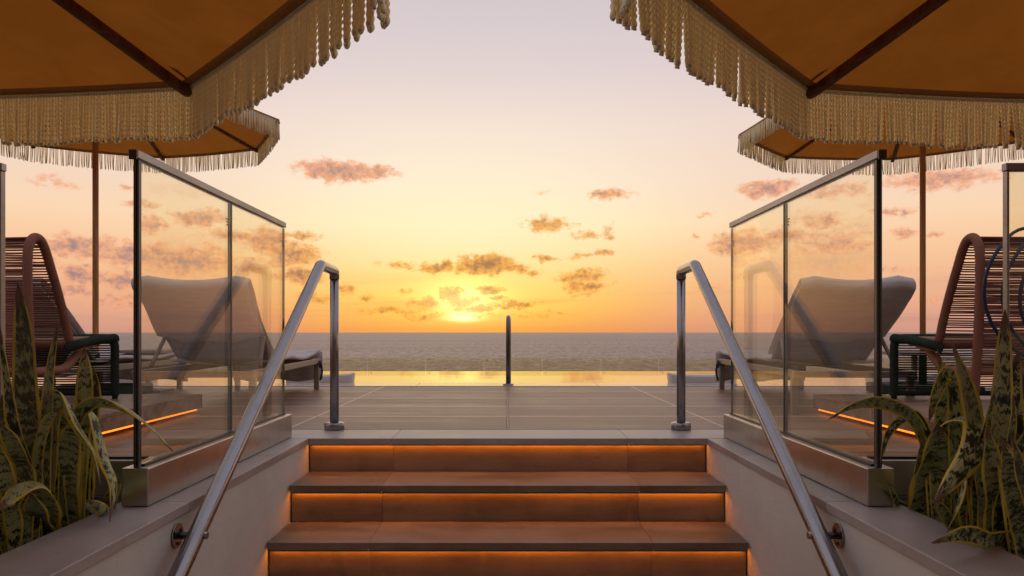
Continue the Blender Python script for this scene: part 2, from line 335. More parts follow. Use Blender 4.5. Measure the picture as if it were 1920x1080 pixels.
def sea(t):
    c = t.new('ShaderNodeTexCoord').outputs['Object']
    n1 = t.noise(t.vm('MULTIPLY', c, (1, .8, 1)), .35, 6, .68); n2 = t.noise(t.vm('MULTIPLY', c, (.25, 1, 1)), .03, 5, .6)
    sw = t.noise(t.vm('MULTIPLY', c, (.25, 1.0, 1)), .0035, 5, .6)
    chop = t.noise(t.vm('MULTIPLY', c, (.32, .09, 1)), 1.0, 5, .75)      # wind chop seen end on
    chop2 = t.noise(t.vm('MULTIPLY', c, (.12, .028, 1)), 1.0, 6, .8)
    g = t.m('ADD', t.m('MULTIPLY', chop, .5), t.m('MULTIPLY', chop2, .5))
    h = t.m('ADD', t.m('MULTIPLY', n1, 1.0), t.m('MULTIPLY', n2, 2.5))
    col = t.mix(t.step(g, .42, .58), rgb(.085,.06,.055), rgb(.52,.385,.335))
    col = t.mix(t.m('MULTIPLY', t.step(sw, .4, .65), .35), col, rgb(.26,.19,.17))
    return bsdf(t, col, t.lin(sw, .3, .7, .34, .46), bump=h, bd=2.6, bs=.85, IOR=1.33)
M['sea'] = mat('sea_water', sea)
def pool(t):
    c = t.new('ShaderNodeTexCoord').outputs['Object']
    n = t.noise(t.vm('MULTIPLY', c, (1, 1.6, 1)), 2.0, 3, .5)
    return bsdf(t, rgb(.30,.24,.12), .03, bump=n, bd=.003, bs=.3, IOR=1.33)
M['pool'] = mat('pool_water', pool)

# ------------------------------------------------------------------ mesh helpers
def link(name, bm, m, parent=None, loc=None, smooth=False, me=None):
    if me is None:
        me = bpy.data.meshes.new(name); bm.normal_update(); bm.to_mesh(me); bm.free()
        if m is not None: me.materials.append(m)
        if smooth:
            for p in me.polygons: p.use_smooth = True
    o = bpy.data.objects.new(name, me); COL.objects.link(o)
    if parent is not None: o.parent = parent
    if loc is not None: o.location = loc
    return o
def empty(name, loc=(0, 0, 0), rz=0):
    o = bpy.data.objects.new(name, None); COL.objects.link(o); o.location = loc; o.rotation_euler = (0, 0, rz); o.empty_display_size = .1; return o
def tag(o, label=None, cat=None, group=None, kind=None):
    for k, v in (('label', label), ('category', cat), ('group', group), ('kind', kind)):
        if v: o[k] = v
    return o
def box_bm(x0, x1, y0, y1, z0, z1, bev=0.0, bm=None, seg=1):
    own = bm is None
    b = bmesh.new()
    r = bmesh.ops.create_cube(b, size=1)
    for v in b.verts: v.co = Vector((x0+(v.co.x+.5)*(x1-x0), y0+(v.co.y+.5)*(y1-y0), z0+(v.co.z+.5)*(z1-z0)))
    if bev: bmesh.ops.bevel(b, geom=list(b.edges), offset=bev, segments=seg, affect='EDGES', profile=.5)
    if own: return b
    tmp = bpy.data.meshes.new('tmp'); b.to_mesh(tmp); b.free(); bm.from_mesh(tmp); bpy.data.meshes.remove(tmp); return bm
def smooth_path(pts, n=6, closed=False):
    pts = [Vector(p) for p in pts]; out = []; N = len(pts)
    for i in range(N-1):
        p0 = pts[i-1] if i > 0 else pts[0]*2-pts[1]; p1 = pts[i]; p2 = pts[i+1]; p3 = pts[i+2] if i+2 < N else pts[-1]*2-pts[-2]
        for k in range(n):
            t = k/n
            out.append(.5*((2*p1)+(p2-p0)*t+(2*p0-5*p1+4*p2-p3)*t*t+(3*p1-p0-3*p2+p3)*t**3))
    out.append(pts[-1]); return out
def tube(bm, path, r, sides=10, cap=True, rfun=None):
    path = [Vector(p) for p in path]; N = len(path)
    tang = [(path[min(i+1, N-1)]-path[max(i-1, 0)]).normalized() for i in range(N)]
    ref = Vector((0, 0, 1)) if abs(tang[0].z) < .9 else Vector((1, 0, 0))
    nrm = (ref-tang[0]*ref.dot(tang[0])).normalized(); rings = []
    for i in range(N):
        nrm = (nrm-tang[i]*nrm.dot(tang[i])).normalized(); bi = tang[i].cross(nrm)
        ring = []
        for k in range(sides):
            a = 2*PI*k/sides; rr = r if rfun is None else rfun(i, a)
            ring.append(bm.verts.new(path[i]+nrm*math.cos(a)*rr+bi*math.sin(a)*rr))
        rings.append(ring)
    for i in range(N-1):
        for k in range(sides):
            f = bm.faces.new((rings[i][k], rings[i][(k+1) % sides], rings[i+1][(k+1) % sides], rings[i+1][k])); f.smooth = True
    if cap:
        bm.faces.new(rings[0][::-1]); bm.faces.new(rings[-1])
    return bm
def fillet(pts, r, n=6):
    pts = [Vector(p) for p in pts]; out = [pts[0]]
    for i in range(1, len(pts)-1):
        a, b, c = pts[i-1], pts[i], pts[i+1]; d1 = (a-b).normalized(); d2 = (c-b).normalized()
        rr = min(r, (a-b).length*.45, (c-b).length*.45); p, q = b+d1*rr, b+d2*rr
        for k in range(n+1):
            t = k/n; out.append(p*(1-t)**2+b*2*t*(1-t)+q*t*t)
    out.append(pts[-1]); return out
def dense(path, step):
    out = [Vector(path[0])]
    for a, b in zip(path, path[1:]):
        n = max(1, int((b-a).length/step))
        for k in range(1, n+1): out.append(a.lerp(b, k/n))
    return out
def lathe(bm, prof, seg=24, cen=(0, 0, 0)):
    cen = Vector(cen); rings = []
    for r, z in prof: rings.append([bm.verts.new(cen+Vector((r*math.cos(2*PI*k/seg), r*math.sin(2*PI*k/seg), z))) for k in range(seg)])
    for i in range(len(rings)-1):
        for k in range(seg):
            f = bm.faces.new((rings[i][k], rings[i][(k+1) % seg], rings[i+1][(k+1) % seg], rings[i+1][k])); f.smooth = True
    bm.faces.new(rings[0][::-1]); bm.faces.new(rings[-1]); return bm

DZ = -.528                 # deck level (the camera is the origin)
LZ = -1.548                # lower terrace level
random.seed(7)

# ------------------------------------------------------------------ sea, terraces
bm = bmesh.new(); S = 60000
rr = [0, 60, 400, 2500, 12000, S]
vs = [bm.verts.new((x, y, 0)) for x, y in ((-S, -S), (S, -S), (S, S), (-S, S))]; bm.faces.new(vs)
tag(link('sea', bm, M['sea'], loc=(0, 0, -22)), 'calm mauve brown sea reaching to the horizon', kind='structure')
o = tag(link('building_base', box_bm(-14, 14, -9, 12.75, -24, -1.75), M['concrete']), 'concrete base under the terraces', kind='structure')
o = tag(link('lower_terrace', box_bm(-9, 9, -8.9, 3.9, -1.749, LZ), M['concrete']), 'lower terrace floor in front of the stairs', kind='structure')
# deck body each side of the stairs and behind them
for n_, b_ in (('deck_body', (-9, -1.21, 2.43, 7.44)), ('deck_body', (1.21, 9, 2.43, 7.44)), ('deck_body', (-1.209, 1.209, 3.86, 7.44))):
    tag(link(n_, box_bm(b_[0], b_[1], b_[2], b_[3], -1.545, DZ-.012), M['concrete']), 'pale bedding and body under the deck tiles', kind='structure')

deck = tag(empty('pool_deck', (0, 0, DZ)), 'brown stone tiled deck between the stairs and the pool', kind='structure')
def tile_me(wd, dp, th, m, bev=.0016):
    b = box_bm(-wd/2, wd/2, -dp/2, dp/2, -th, 0, bev); me = bpy.data.meshes.new('tile'); b.normal_update(); b.to_mesh(me); b.free(); me.materials.append(m); return me
J = .030
rows = [(4.12, 4.77), (4.77, 5.42), (5.42, 6.07), (6.07, 6.72), (6.72, 7.40)]
cache = {}
def tile(parent, x0, x1, y0, y1, m, th=.02, jx=J, jy=J, name='tile'):
    wd, dp = x1-x0-jx, y1-y0-jy; k = (round(wd, 3), round(dp, 3), m.name, th)
    if k not in cache: cache[k] = tile_me(wd, dp, th, m)
    o = link(name, None, None, parent, ((x0+x1)/2, (y0+y1)/2, random.uniform(-.0008, .0008)), me=cache[k])
    o.rotation_euler = (random.uniform(-.0009, .0009), random.uniform(-.0006, .0006), 0); return o
for (y0, y1) in rows:
    for i in range(-5, 5): tile(deck, i*1.2, (i+1)*1.2, y0, y1, M['deck'], jx=.014)
for (y0, y1) in ((2.56, 3.34), (3.34, 4.12)):
    for i in (-5, -4, -3, -2, 1, 2, 3, 4):
        x0, x1 = i*1.2, (i+1)*1.2
        if i == -2: x1 = -1.215
        if i == 1: x0 = 1.215
        tile(deck, x0, x1, y0, y1, M['deck'], jx=.006, jy=.006)
for (ya, yb) in rows[:-1]: pass
for yy in (4.77, 5.42, 6.07, 6.72):  # cross joints, widened and pale to draw the bright reflection lines as colour
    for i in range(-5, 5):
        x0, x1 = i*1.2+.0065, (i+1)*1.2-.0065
        o = link('joint_strip', box_bm(x0, x1, yy-J/2+.0005, yy+J/2-.0005, -.018, .0006, .0008), M['joint_sheen'], deck)
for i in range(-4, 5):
    link('joint_strip', box_bm(i*1.2-.006, i*1.2+.006, 4.13, 7.39, -.018, .0008, .0006), M['joint_sheen'] if abs(i) == 1 else M['deck'], deck)
# pale landing strip behind the top nosing
land = tag(empty('landing_strip', (0, 0, DZ)), 'pale stone strip along the top of the stairs', kind='structure')
for x0, x1 in ((-1.205, -.578), (-.578, .6), (.6, 1.205)):
    tile(land, x0, x1, 3.775 if True else 0, 4.117, M['deck_pale'], .032, .002, .002, 'tile')
# pool coping
cop = tag(empty('pool_coping', (0, 0, DZ+.002)), 'pale stone coping along the near pool edge', kind='structure')
for i in range(-9, 9): tile(cop, i*.9, (i+1)*.9, 7.43, 7.93, M['pool_coping'], .04, .006, .01, 'coping_tile')
# pool
PW = -.56
tag(link('pool_shell', box_bm(-8.9, 8.9, 7.46, 10.93, -1.7, PW-.25), M['concrete']), 'pool shell', kind='structure')
bm = bmesh.new(); bm.faces.new([bm.verts.new(p) for p in ((-8.9, 7.46, 0), (8.9, 7.46, 0), (8.9, 10.92, 0), (-8.9, 10.92, 0))])
bm.faces.new([bm.verts.new(p) for p in ((-8.9, 10.92, 0), (8.9, 10.92, 0), (8.9, 10.95, -.25), (-8.9, 10.95, -.25))])
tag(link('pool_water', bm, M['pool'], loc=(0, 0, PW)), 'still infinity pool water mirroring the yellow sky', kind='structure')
tag(link('lower_ledge', box_bm(-14, 14, 10.95, 12.74, -1.74, -1.45), M['concrete']), 'ledge below the infinity edge', kind='structure')

# ------------------------------------------------------------------ far glass fence
fence = tag(empty('glass_fence', (0, 12.4, -1.45)), 'low frameless glass fence beyond the far edge of the pool', 'fence')
pitch = 109.2*12.4/F; x_first = (689-CX)*12.4/F
def pane_parts(parent, loc_rot, W, H, th, m, name='glass_panel', x_along=True, me=None):
    pass
pbm = box_bm(-pitch/2+.009, pitch/2-.009, -.009, .009, 0, 1.033)
pme = bpy.data.meshes.new('glass_panel'); pbm.to_mesh(pme); pbm.free(); pme.materials.append(M['glass_far']); pme.materials.append(M['edge_pale'])
for p in pme.polygons:
    if abs(p.normal.x) > .9 or p.normal.z > .9: p.material_index = 1
mk = bmesh.new()
for k in range(3): box_bm(-.014+.004*k, .014-.004*k, -.0075, -.0065, -.010*k-.004, -.010*k, bm=mk)
mme = bpy.data.meshes.new('etched_mark'); mk.to_mesh(mme); mk.free(); mme.materials.append(M['mark'])
cl = box_bm(-.03, .03, -.02, .02, 0, .12, .004); clme = bpy.data.meshes.new('clamp'); cl.to_mesh(clme); cl.free(); clme.materials.append(M['steel'])
for i in range(-7, 13):
    xx = x_first+pitch*(i+.5)
    o = link('glass_panel', None, None, fence, (xx, 0, 0), me=pme)
    link('etched_mark', None, None, o, (-pitch/2+.06, 0, 1.0), me=mme)
    link('clamp', None, None, fence, (xx-pitch/2, 0, 0), me=clme)

# ------------------------------------------------------------------ staircase
SW = .992; G = .325
stair = tag(empty('staircase', (0, 3.78, LZ)), 'stone stairs with amber light under every nosing', kind='structure')
def world_child(name, bmx, m, parent, smooth=False):
    o = link(name, bmx, m, parent, smooth=smooth); o.matrix_parent_inverse = Matrix.Translation(-Vector(parent.location)); return o
nos = [3.78-G*i for i in range(6)]; zz = [DZ-.17*i for i in range(6)]
cuts = (-SW, -.575, .60, SW)
for i in range(6):
    y, z = nos[i], zz[i]
    for a, b in zip(cuts, cuts[1:]):
        ga = .0005 if a > -SW else 0; gb = .0005 if b < SW else 0
        if i > 0: world_child('tread_tile', box_bm(a+ga, b-gb, y, y+G+.028, z-.030, z+random.uniform(-.0002, .0002), .0007), M['step'], stair)
        zb = (zz[i+1] if i < 5 else LZ)
        world_child('riser_tile', box_bm(a+ga, b-gb, y+.034, y+.054, zb+.0005, z-.0325, .0005), M['step'], stair)
    # light profile tucked behind the nosing
    world_child('light_strip', box_bm(-SW+.012, SW-.012, y+.0150, y+.0300, z-.0355, z-.0325), M['led'], stair)
    world_child('light_profile', box_bm(-SW+.01, SW-.01, y+.003, y+.005, z-.0368, z-.0301), M['black_metal'], stair)
# top nosing front part of the landing is the landing strip itself
world_child('stair_core', box_bm(-SW, SW, 3.84, 3.858, LZ+.001, DZ-.034), M['concrete'], stair)
for i in range(1, 6): world_child('stair_core', box_bm(-SW+.001, SW-.001, nos[i]+.056, 3.838, zz[i]-.17+.001, zz[i]-.0325), M['concrete'], stair)

# ------------------------------------------------------------------ side walls with coping, planters
def side_wall(sg, word):
    wl = empty('stair_wall', (sg*1.1, 2.5, LZ)); tag(wl, 'white plastered low wall with stone coping on the %s of the stairs' % word, 'wall')
    X0, X1 = sorted((sg*1.0, sg*1.2))
    world_child('plaster_face', box_bm(X0, X1, 1.25, 3.84, LZ, DZ-.0305), M['plaster'], wl)
    ys = [1.24, 1.47, 2.37, 3.27, 3.773]
    for a, b in zip(ys, ys[1:]):
        bmx = box_bm(*sorted((sg*.992, sg*1.205)), a+.001, b-.001, DZ-.030, DZ, .002)
        world_child('coping_tile', bmx, M['coping'], wl)
    return wl
side_wall(-1, 'left'); side_wall(1, 'right')
def planter(sg, word):
    X0, X1 = sorted((sg*1.206, sg*3.4))
    pl = empty('planter', (sg*2.2, 1.9, LZ)); tag(pl, 'planting bed behind the %s stair wall, sunk below the coping' % word, 'planter')
    world_child('front_wall', box_bm(*sorted((sg*1.2055, sg*3.4)), 1.25, 1.40, LZ, DZ-.03, .002), M['plaster'], pl)
    world_child('front_cap', box_bm(*sorted((sg*1.2055, sg*3.41)), 1.24, 1.42, DZ-.029, DZ-.001, .002), M['coping'], pl)
    g = bmesh.new(); nx, ny = 44, 24; gv = []
    for i in range(nx+1):
        gv.append([g.verts.new((X0+(X1-X0)*i/nx, 1.40+(2.43-1.40)*j/ny, -.625+random.uniform(-.014, .014))) for j in range(ny+1)])
    for i in range(nx):
        for j in range(ny): g.faces.new((gv[i][j], gv[i+1][j], gv[i+1][j+1], gv[i][j+1]))
    world_child('soil', g, M['soil'], pl, True)
    world_child('bed', box_bm(X0, X1, 1.401, 2.429, LZ, -.66), M['concrete'], pl)
planter(-1, 'left'); planter(1, 'right')

# ------------------------------------------------------------------ glass balustrades
GT = .524   # glass top
def glass_box(bmx, W_axis):
    return bmx
def balustrade(sg, word):
    xc = sg*1.126; B = empty('glass_balustrade', (xc, 3.05, DZ)); tag(B, 'glass balustrade in a steel base channel on the %s stair wall' % word, 'balustrade')
    ct = DZ+.1175
    def W(name, b, m, smooth=False): return world_child(name, b, m, B, smooth)
    W('base_channel', box_bm(xc-.041, xc+.041, 2.292, 3.82, DZ+.002, ct, .0035, seg=2), M['channel'])
    W('glazing_gasket', box_bm(xc-.013, xc+.013, 2.33, 3.812, ct+.0005, ct+.006), M['seal'])
    for y0, y1 in ((2.322, 3.072), (3.086, 3.812)):
        b = box_bm(xc-.006, xc+.006, y0, y1, ct+.007, GT-.002)
        o = W('glass_panel', b, M['glass']); o.data.materials.append(M['glass_edge'])
        for p in o.data.polygons:
            if abs(p.normal.y) > .9: p.material_index = 1
        k = bmesh.new(); s_ = 1 if y0 > 3 else 1
        for q in range(3): box_bm(xc-sg*.0068-.0004, xc-sg*.0068+.0004, y1-.055+.004*q, y1-.03-.004*q, GT-.075-.011*q, GT-.070-.011*q, bm=k)
        m_ = world_child('etched_mark', k, M['mark'], B); 
    W('joint_strip', box_bm(xc-.0075, xc+.0075, 3.0735, 3.0845, ct+.007, GT-.003), M['black_metal'])
    # front post: two dark uprights with a slit of light between
    W('end_post', box_bm(xc-.0085, xc-.001, 2.300, 2.316, ct+.0, GT+.0, .0015), M['black_metal'])
    W('end_post', box_bm(xc+.001, xc+.0085, 2.300, 2.316, ct+.0, GT+.0, .0015), M['black_metal'])
    W('top_rail', box_bm(xc-.0135, xc+.0135, 2.285, 3.816, GT+.001, GT+.026, .002), M['rail'])
    W('rail_end_cap', box_bm(xc-.0125, xc+.0125, 2.2785, 2.2845, GT-.004, GT+.025, .001), M['black_metal'])
    # return balustrade
    R_ = empty('glass_balustrade', (sg*2.3, 2.48, DZ)); tag(R_, 'glass balustrade running outward behind the %s planter' % word, 'balustrade')
    def V(name, b, m): return world_child(name, b, m, R_)
    xs = sg*(1.644 if sg < 0 else 1.620); xe = sg*3.4
    V('base_channel', box_bm(*sorted((xc+sg*.043, xe)), 2.435, 2.515, DZ+.002, ct, .0035, seg=2), M['channel'])
    V('glazing_gasket', box_bm(*sorted((xc+sg*.05, xe)), 2.463, 2.487, ct+.0005, ct+.007), M['seal'])
    o = V('glass_panel', box_bm(*sorted((xs+sg*.009, xe)), 2.469, 2.481, ct+.008, GT-.002), M['glass']); o.data.materials.append(M['glass_edge'])
    for p in o.data.polygons:
        if abs(p.normal.x) > .9: p.material_index = 1
    V('end_post', box_bm(*sorted((xs, xs+sg*.008)), 2.463, 2.487, ct+.008, GT, .0015), M['rail'])
    V('top_rail', box_bm(*sorted((xs-sg*.003, xe)), 2.4615, 2.4885, GT+.001, GT+.026, .002), M['rail'])
balustrade(-1, 'left'); balustrade(1, 'right')

# ------------------------------------------------------------------ handrails
def handrail(sg, word):
    X = sg*.938; H = empty('handrail', (X, 4.11, DZ)); tag(H, 'round steel handrail descending along the %s side of the stairs' % word, 'handrail')
    top = .333; yb = 3.80; sl = .625; yend = 1.45
    b = bmesh.new(); tube(b, [(X, 4.11, DZ+.03), (X, 4.11, top-.03)], .0235, 20)
    world_child('post', b, M['steel'], H)
    def weld(pts, r):
        b = bmesh.new(); path = []
        pts = [Vector(p) for p in pts]
        path = fillet(pts, .018, 4)
        return tube(b, path, r, 24)
    world_child('rail', weld([(X, 4.11, top-.045), (X, 4.11, top), (X, yb, top+.004), (X, yend, top-sl*(yb-yend)), (X, yend-.02, LZ+.9-.55)], .0262), M['steel'], H)
    b = bmesh.new(); lathe(b, [(.050, DZ+.001), (.053, DZ+.004), (.053, DZ+.036), (.049, DZ+.040), (.026, DZ+.041)], 32, (X, 4.11, 0))
    world_child('base_flange', b, M['steel'], H)
    for y in (2.29,):
        z = top-sl*(yb-y)-.002; bx = sg*.9985
        br = tag(world_child('wall_bracket', tube(bmesh.new(), [(bx, y, z), (sg*.905, y, z)], .011, 14), M['steel'], H))
        pl = bmesh.new(); tube(pl, [(bx, y, z), (sg*.9935, y, z)], .037, 28)
        o = link('wall_plate', pl, M['steel'], H); o.matrix_parent_inverse = Matrix.Translation(-Vector(H.location))
        for k in range(3):
            a = 2*PI*k/3+.5; s = bmesh.new(); c = Vector((sg*.9935, y+.024*math.cos(a), z+.024*math.sin(a)))
            tube(s, [c, c-Vector((sg*.004, 0, 0))], .0055, 10); world_child('screw', s, M['black_metal'], H)
handrail(-1, 'left'); handrail(1, 'right')
# pool grab rail
g = empty('pool_grab_rail', (0.005, 7.55, DZ)); tag(g, 'curved steel grab rail at the pool edge in the centre', 'grab rail')
pth = fillet([(0.004, 7.58, DZ+.01), (0.004, 7.60, .155), (0.012, 8.25, .155), (0.014, 8.62, -.30), (0.014, 8.64, PW-.22)], .20, 10)
world_child('rail', tube(bmesh.new(), pth, .0225, 18), M['dark_steel'], g)
world_child('base_flange', lathe(bmesh.new(), [(.055, DZ+.003), (.055, DZ+.012), (.027, DZ+.018)], 28, (.004, 7.58, 0)), M['steel'], g)

# ------------------------------------------------------------------ raised platforms with light under them
PZ = -.406
def platform(sg, word):
    p = empty('raised_platform', (sg*3.2, 3.8, DZ)); tag(p, 'low floating platform with amber light under its edge on the %s' % word, 'platform')
    xs = [2.0, 3.2, 4.4, 5.6]
    ys = [2.62, 3.40, 4.18, 4.98]
    for a, b in zip(xs, xs[1:]):
        for c, d in zip(ys, ys[1:]):
            world_child('top_tile', box_bm(*sorted((sg*(a+.0015), sg*(b-.0015))), c+.0015, d-.0015, PZ-.02, PZ+random.uniform(-.0004, .0004), .002), M['deck'], p)
    for c, d in zip(ys, ys[1:]):
        world_child('edge_tile', box_bm(*sorted((sg*2.003, sg*2.02)), c+.001, d-.001, DZ+.034, PZ-.0205, .001), M['deck'], p)
    world_child('edge_tile', box_bm(*sorted((sg*2.003, sg*5.6)), 4.96, 4.977, DZ+.034, PZ-.0205, .001), M['deck'], p)
    world_child('plinth', box_bm(*sorted((sg*2.09, sg*5.5)), 2.7, 4.9, DZ+.001, PZ-.021), M['concrete'], p)
    world_child('light_strip', box_bm(*sorted((sg*2.004, sg*2.019)), 2.66, 4.90, DZ+.024, DZ+.0335), M['led_open'], p)
platform(-1, 'left'); platform(1, 'right')

# ------------------------------------------------------------------ parasols
R8 = 1.5; SIDE = 2*R8*math.sin(PI/8)
def rope_loop(rnd, gap, L, r, rings_per=.0026, sides=7, twist=.0125):
    lean = rnd.uniform(-.002, .002); dep = rnd.uniform(-.004, .004); L = L*rnd.uniform(.985, 1.01)
    p = [Vector((-gap/2, 0, 0)), Vector((-gap/2+lean*.3, dep*.4, -L*.35)), Vector((-gap/2+lean, dep, -L*.93)), Vector((lean, dep, -L)), Vector((gap/2+lean, dep, -L*.93)),
         Vector((gap/2+lean*.3, dep*.4, -L*.35)), Vector((gap/2, 0, 0))]
    path = dense(smooth_path(p, 8), rings_per)
    def rf(i, a): return r*(.80+.29*math.cos(2*(a-i*rings_per/twist*PI)))
    return tube(bmesh.new(), path, r, sides, False, rf)
rnd = random.Random(3)
loop_me = []
for k in range(6):
    b = rope_loop(rnd, .0104, .150, .0052); me = bpy.data.meshes.new('cord_loop'); b.to_mesh(me); b.free(); me.materials.append(M['rope']); loop_me.append(me)
def parasol(cx, cy, zr, ground, rot, label, near_sides=(), fr_len=.158, h=.5):
    U = empty('parasol', (cx, cy, ground)); tag(U, label, 'parasol', 'fringed mustard parasols around the stairs')
    def W(name, b, m, par=U, smooth=False):
        o = link(name, b, m, par, smooth=smooth); o.matrix_parent_inverse = Matrix.Translation(-Vector(U.location)) if par is U else Matrix.Identity(4); return o
    V = [Vector((cx+R8*math.cos(rot+k*PI/4), cy+R8*math.sin(rot+k*PI/4), zr)) for k in range(8)]
    apex = Vector((cx, cy, zr+h))
    for k in range(8):
        a, b_ = V[k], V[(k+1) % 8]; b = bmesh.new(); n = 12; grid = []
        for i in range(n+1):
            row = []
            for j in range(n+1):
                s = i/n; t = j/n; e = a.lerp(b_, t); p = apex.lerp(e, max(s, .02))
                p.z -= .022*math.sin(PI*t)*s*(1-s)*3+.010*math.sin(PI*t)*s*s
                row.append(b.verts.new(p))
            grid.append(row)
        for i in range(n):
            for j in range(n): f = b.faces.new((grid[i][j], grid[i][j+1], grid[i+1][j+1], grid[i+1][j])); f.smooth = True
        W('canopy_panel', b, M['canvas'])
        # hem: narrow doubled band turned down at the rim, with fringe header tape below
        d = (b_-a).normalized(); out = Vector((d.y, -d.x, 0)); hb = bmesh.new()
        nn = 14
        prof = [(-.024, .0015+.006), (-.022, -.0035), (.002, -.004), (.003, -.012), (-.001, -.013), (-.0005, .004)]
        rings = []
        for q in range(nn+1):
            t = q/nn; base = a.lerp(b_, t); sag = -.010*math.sin(PI*t)
            rings.append([hb.verts.new(base+out*po+Vector((0, 0, pz+sag))) for po, pz in prof])
        for q in range(nn):
            for m_ in range(len(prof)-1): hb.faces.new((rings[q][m_], rings[q][m_+1], rings[q+1][m_+1], rings[q+1][m_]))
        W('hem', hb, M['hem'])
        nl = int(SIDE/.0192); ang = math.atan2(d.y, d.x)
        if k in near_sides:
            # woven header tape and every looped cord of the fringe
            tb = bmesh.new()
            for q in range(nl*2):
                t = (q+.5)/(nl*2); c = a.lerp(b_, t)+Vector((0, 0, -.010*math.sin(PI*t)-.008))
                tube(tb, [c-d*.006+Vector((0, 0, .003)), c+d*.006+Vector((0, 0, -.006))], .0042, 5)
            W('fringe_header', tb, M['rope'])['kind'] = 'stuff'
            for q in range(nl):
                t = (q+.5)/nl; c = a.lerp(b_, t)+Vector((0, 0, -.010*math.sin(PI*t)-.010))
                o = link('cord_loop', None, None, U, c-Vector(U.location), me=rnd.choice(loop_me))
                wave = .10*math.sin(q*.55+k)+.07*math.sin(q*.21+2*k)
                o.rotation_euler = (rnd.gauss(0, .03)+wave*.25, rnd.gauss(0, .006)+wave*.05, ang+(PI if rnd.random() < .5 else 0)+rnd.gauss(0, .07))
                s = 1+.025*math.sin(q*.33+k*1.3)+rnd.gauss(0, .012); o.scale = (1, 1, s)
        else:
            fb = bmesh.new(); cnt = int(SIDE/.0108)
            for q in range(cnt):
                t = (q+.5)/cnt; c = a.lerp(b_, t)+Vector((0, 0, -.010*math.sin(PI*t)-.008))
                L = fr_len*(rnd.uniform(.93, 1.03)+.02*math.sin(q*.4)); lean = rnd.gauss(0, .006)+.006*math.sin(q*.35+k); le2 = rnd.gauss(0, .005)
                r = rnd.uniform(.0028, .0040)
                if not near_sides and rnd.random() < .06: continue
                tube(fb, [c, c+d*lean*.4+out*le2*.4+Vector((0, 0, -L*.5)), c+d*lean+out*le2+Vector((0, 0, -L))], r, 5, True)
            W('fringe', fb, M['rope'])['kind'] = 'stuff'
        # rib: flat wooden batten just under the cloth, sticking out past the corner
        rad = (a-apex); L = rad.length; dr = rad.normalized(); sdv = dr.cross(Vector((0, 0, 1))).normalized(); upv = sdv.cross(dr).normalized()
        rb = bmesh.new(); N = 10; half = .0175; rings = []
        base = apex-upv*.026
        ends = [(L*i/N, 1.0) for i in range(1, N)]+[(L-.01, 1.0), (L+.006, .8), (L+.012, .4)]
        for (dist, kf) in ends:
            c = base+dr*dist; ring = []
            for (sx, sz) in ((-1, .5), (-.6, .9), (.6, .9), (1, .5), (1, -.5), (.6, -.9), (-.6, -.9), (-1, -.5)):
                ring.append(rb.verts.new(c+sdv*sx*half*(.55+.45*kf)+upv*sz*.015*kf))
            rings.append(ring)
        for i in range(len(rings)-1):
            for q in range(8): rb.faces.new((rings[i][q], rings[i][(q+1) % 8], rings[i+1][(q+1) % 8], rings[i+1][q]))
        rb.faces.new(rings[0][::-1]); rb.faces.new(rings[-1])
        rib = W('rib', rb, M['ribwood'])
        # canvas pocket stitched over the rib end
        pk = bmesh.new(); c0 = apex+dr*(L-.10)-upv*.006; c1 = apex+dr*(L-.012)-upv*.006
        for s_ in (-1, 1):
            p_ = [pk.verts.new(c0+sdv*s_*.020), pk.verts.new(c0+sdv*s_*.034+dr*.02), pk.verts.new(c1+sdv*s_*.030), pk.verts.new(c1+sdv*s_*.020)]
            pk.faces.new(p_)
        W('rib_pocket', pk, M['hem'])
    W('pole', tube(bmesh.new(), [(cx, cy, ground+.03), (cx, cy, zr+h+.02)], .0235, 20), M['polewood'])
    W('hub', lathe(bmesh.new(), [(.03, zr+h-.14), (.07, zr+h-.12), (.07, zr+h-.06), (.03, zr+h-.04)], 24, (cx, cy, 0)), M['ribwood'])
    W('finial', lathe(bmesh.new(), [(.03, zr+h-.005), (.035, zr+h+.02), (.03, zr+h+.05), (.005, zr+h+.08)], 16, (cx, cy, 0)), M['polewood'])
    W('base_weight', box_bm(cx-.33, cx+.33, cy-.33, cy+.33, ground+.002, ground+.085, .008), M['green'])
    W('pole_socket', tube(bmesh.new(), [(cx, cy, ground+.086), (cx, cy, ground+.36)], .032, 18), M['green'])
    return U
rotL = math.radians(62.6); rotR = math.radians(118.7)
# side k runs from vertex k to k+1; vertex 0 is the corner seen in the picture
parasol(-1.66, .99, .755, LZ, rotL, 'large fringed mustard parasol filling the upper left corner, on the lower terrace', near_sides=(0, 7, 6))
parasol(1.644, 1.026, .755, LZ, rotR, 'large fringed mustard parasol filling the upper right corner, on the lower terrace', near_sides=(0, 7, 1))
parasol(-3.43, 6.32, 1.80, DZ, math.radians(49.3), 'smaller looking fringed parasol on the left deck behind the lounger')
parasol(3.53, 6.46, 1.80, DZ, math.radians(117.0), 'smaller looking fringed parasol on the right deck behind the rope chair')

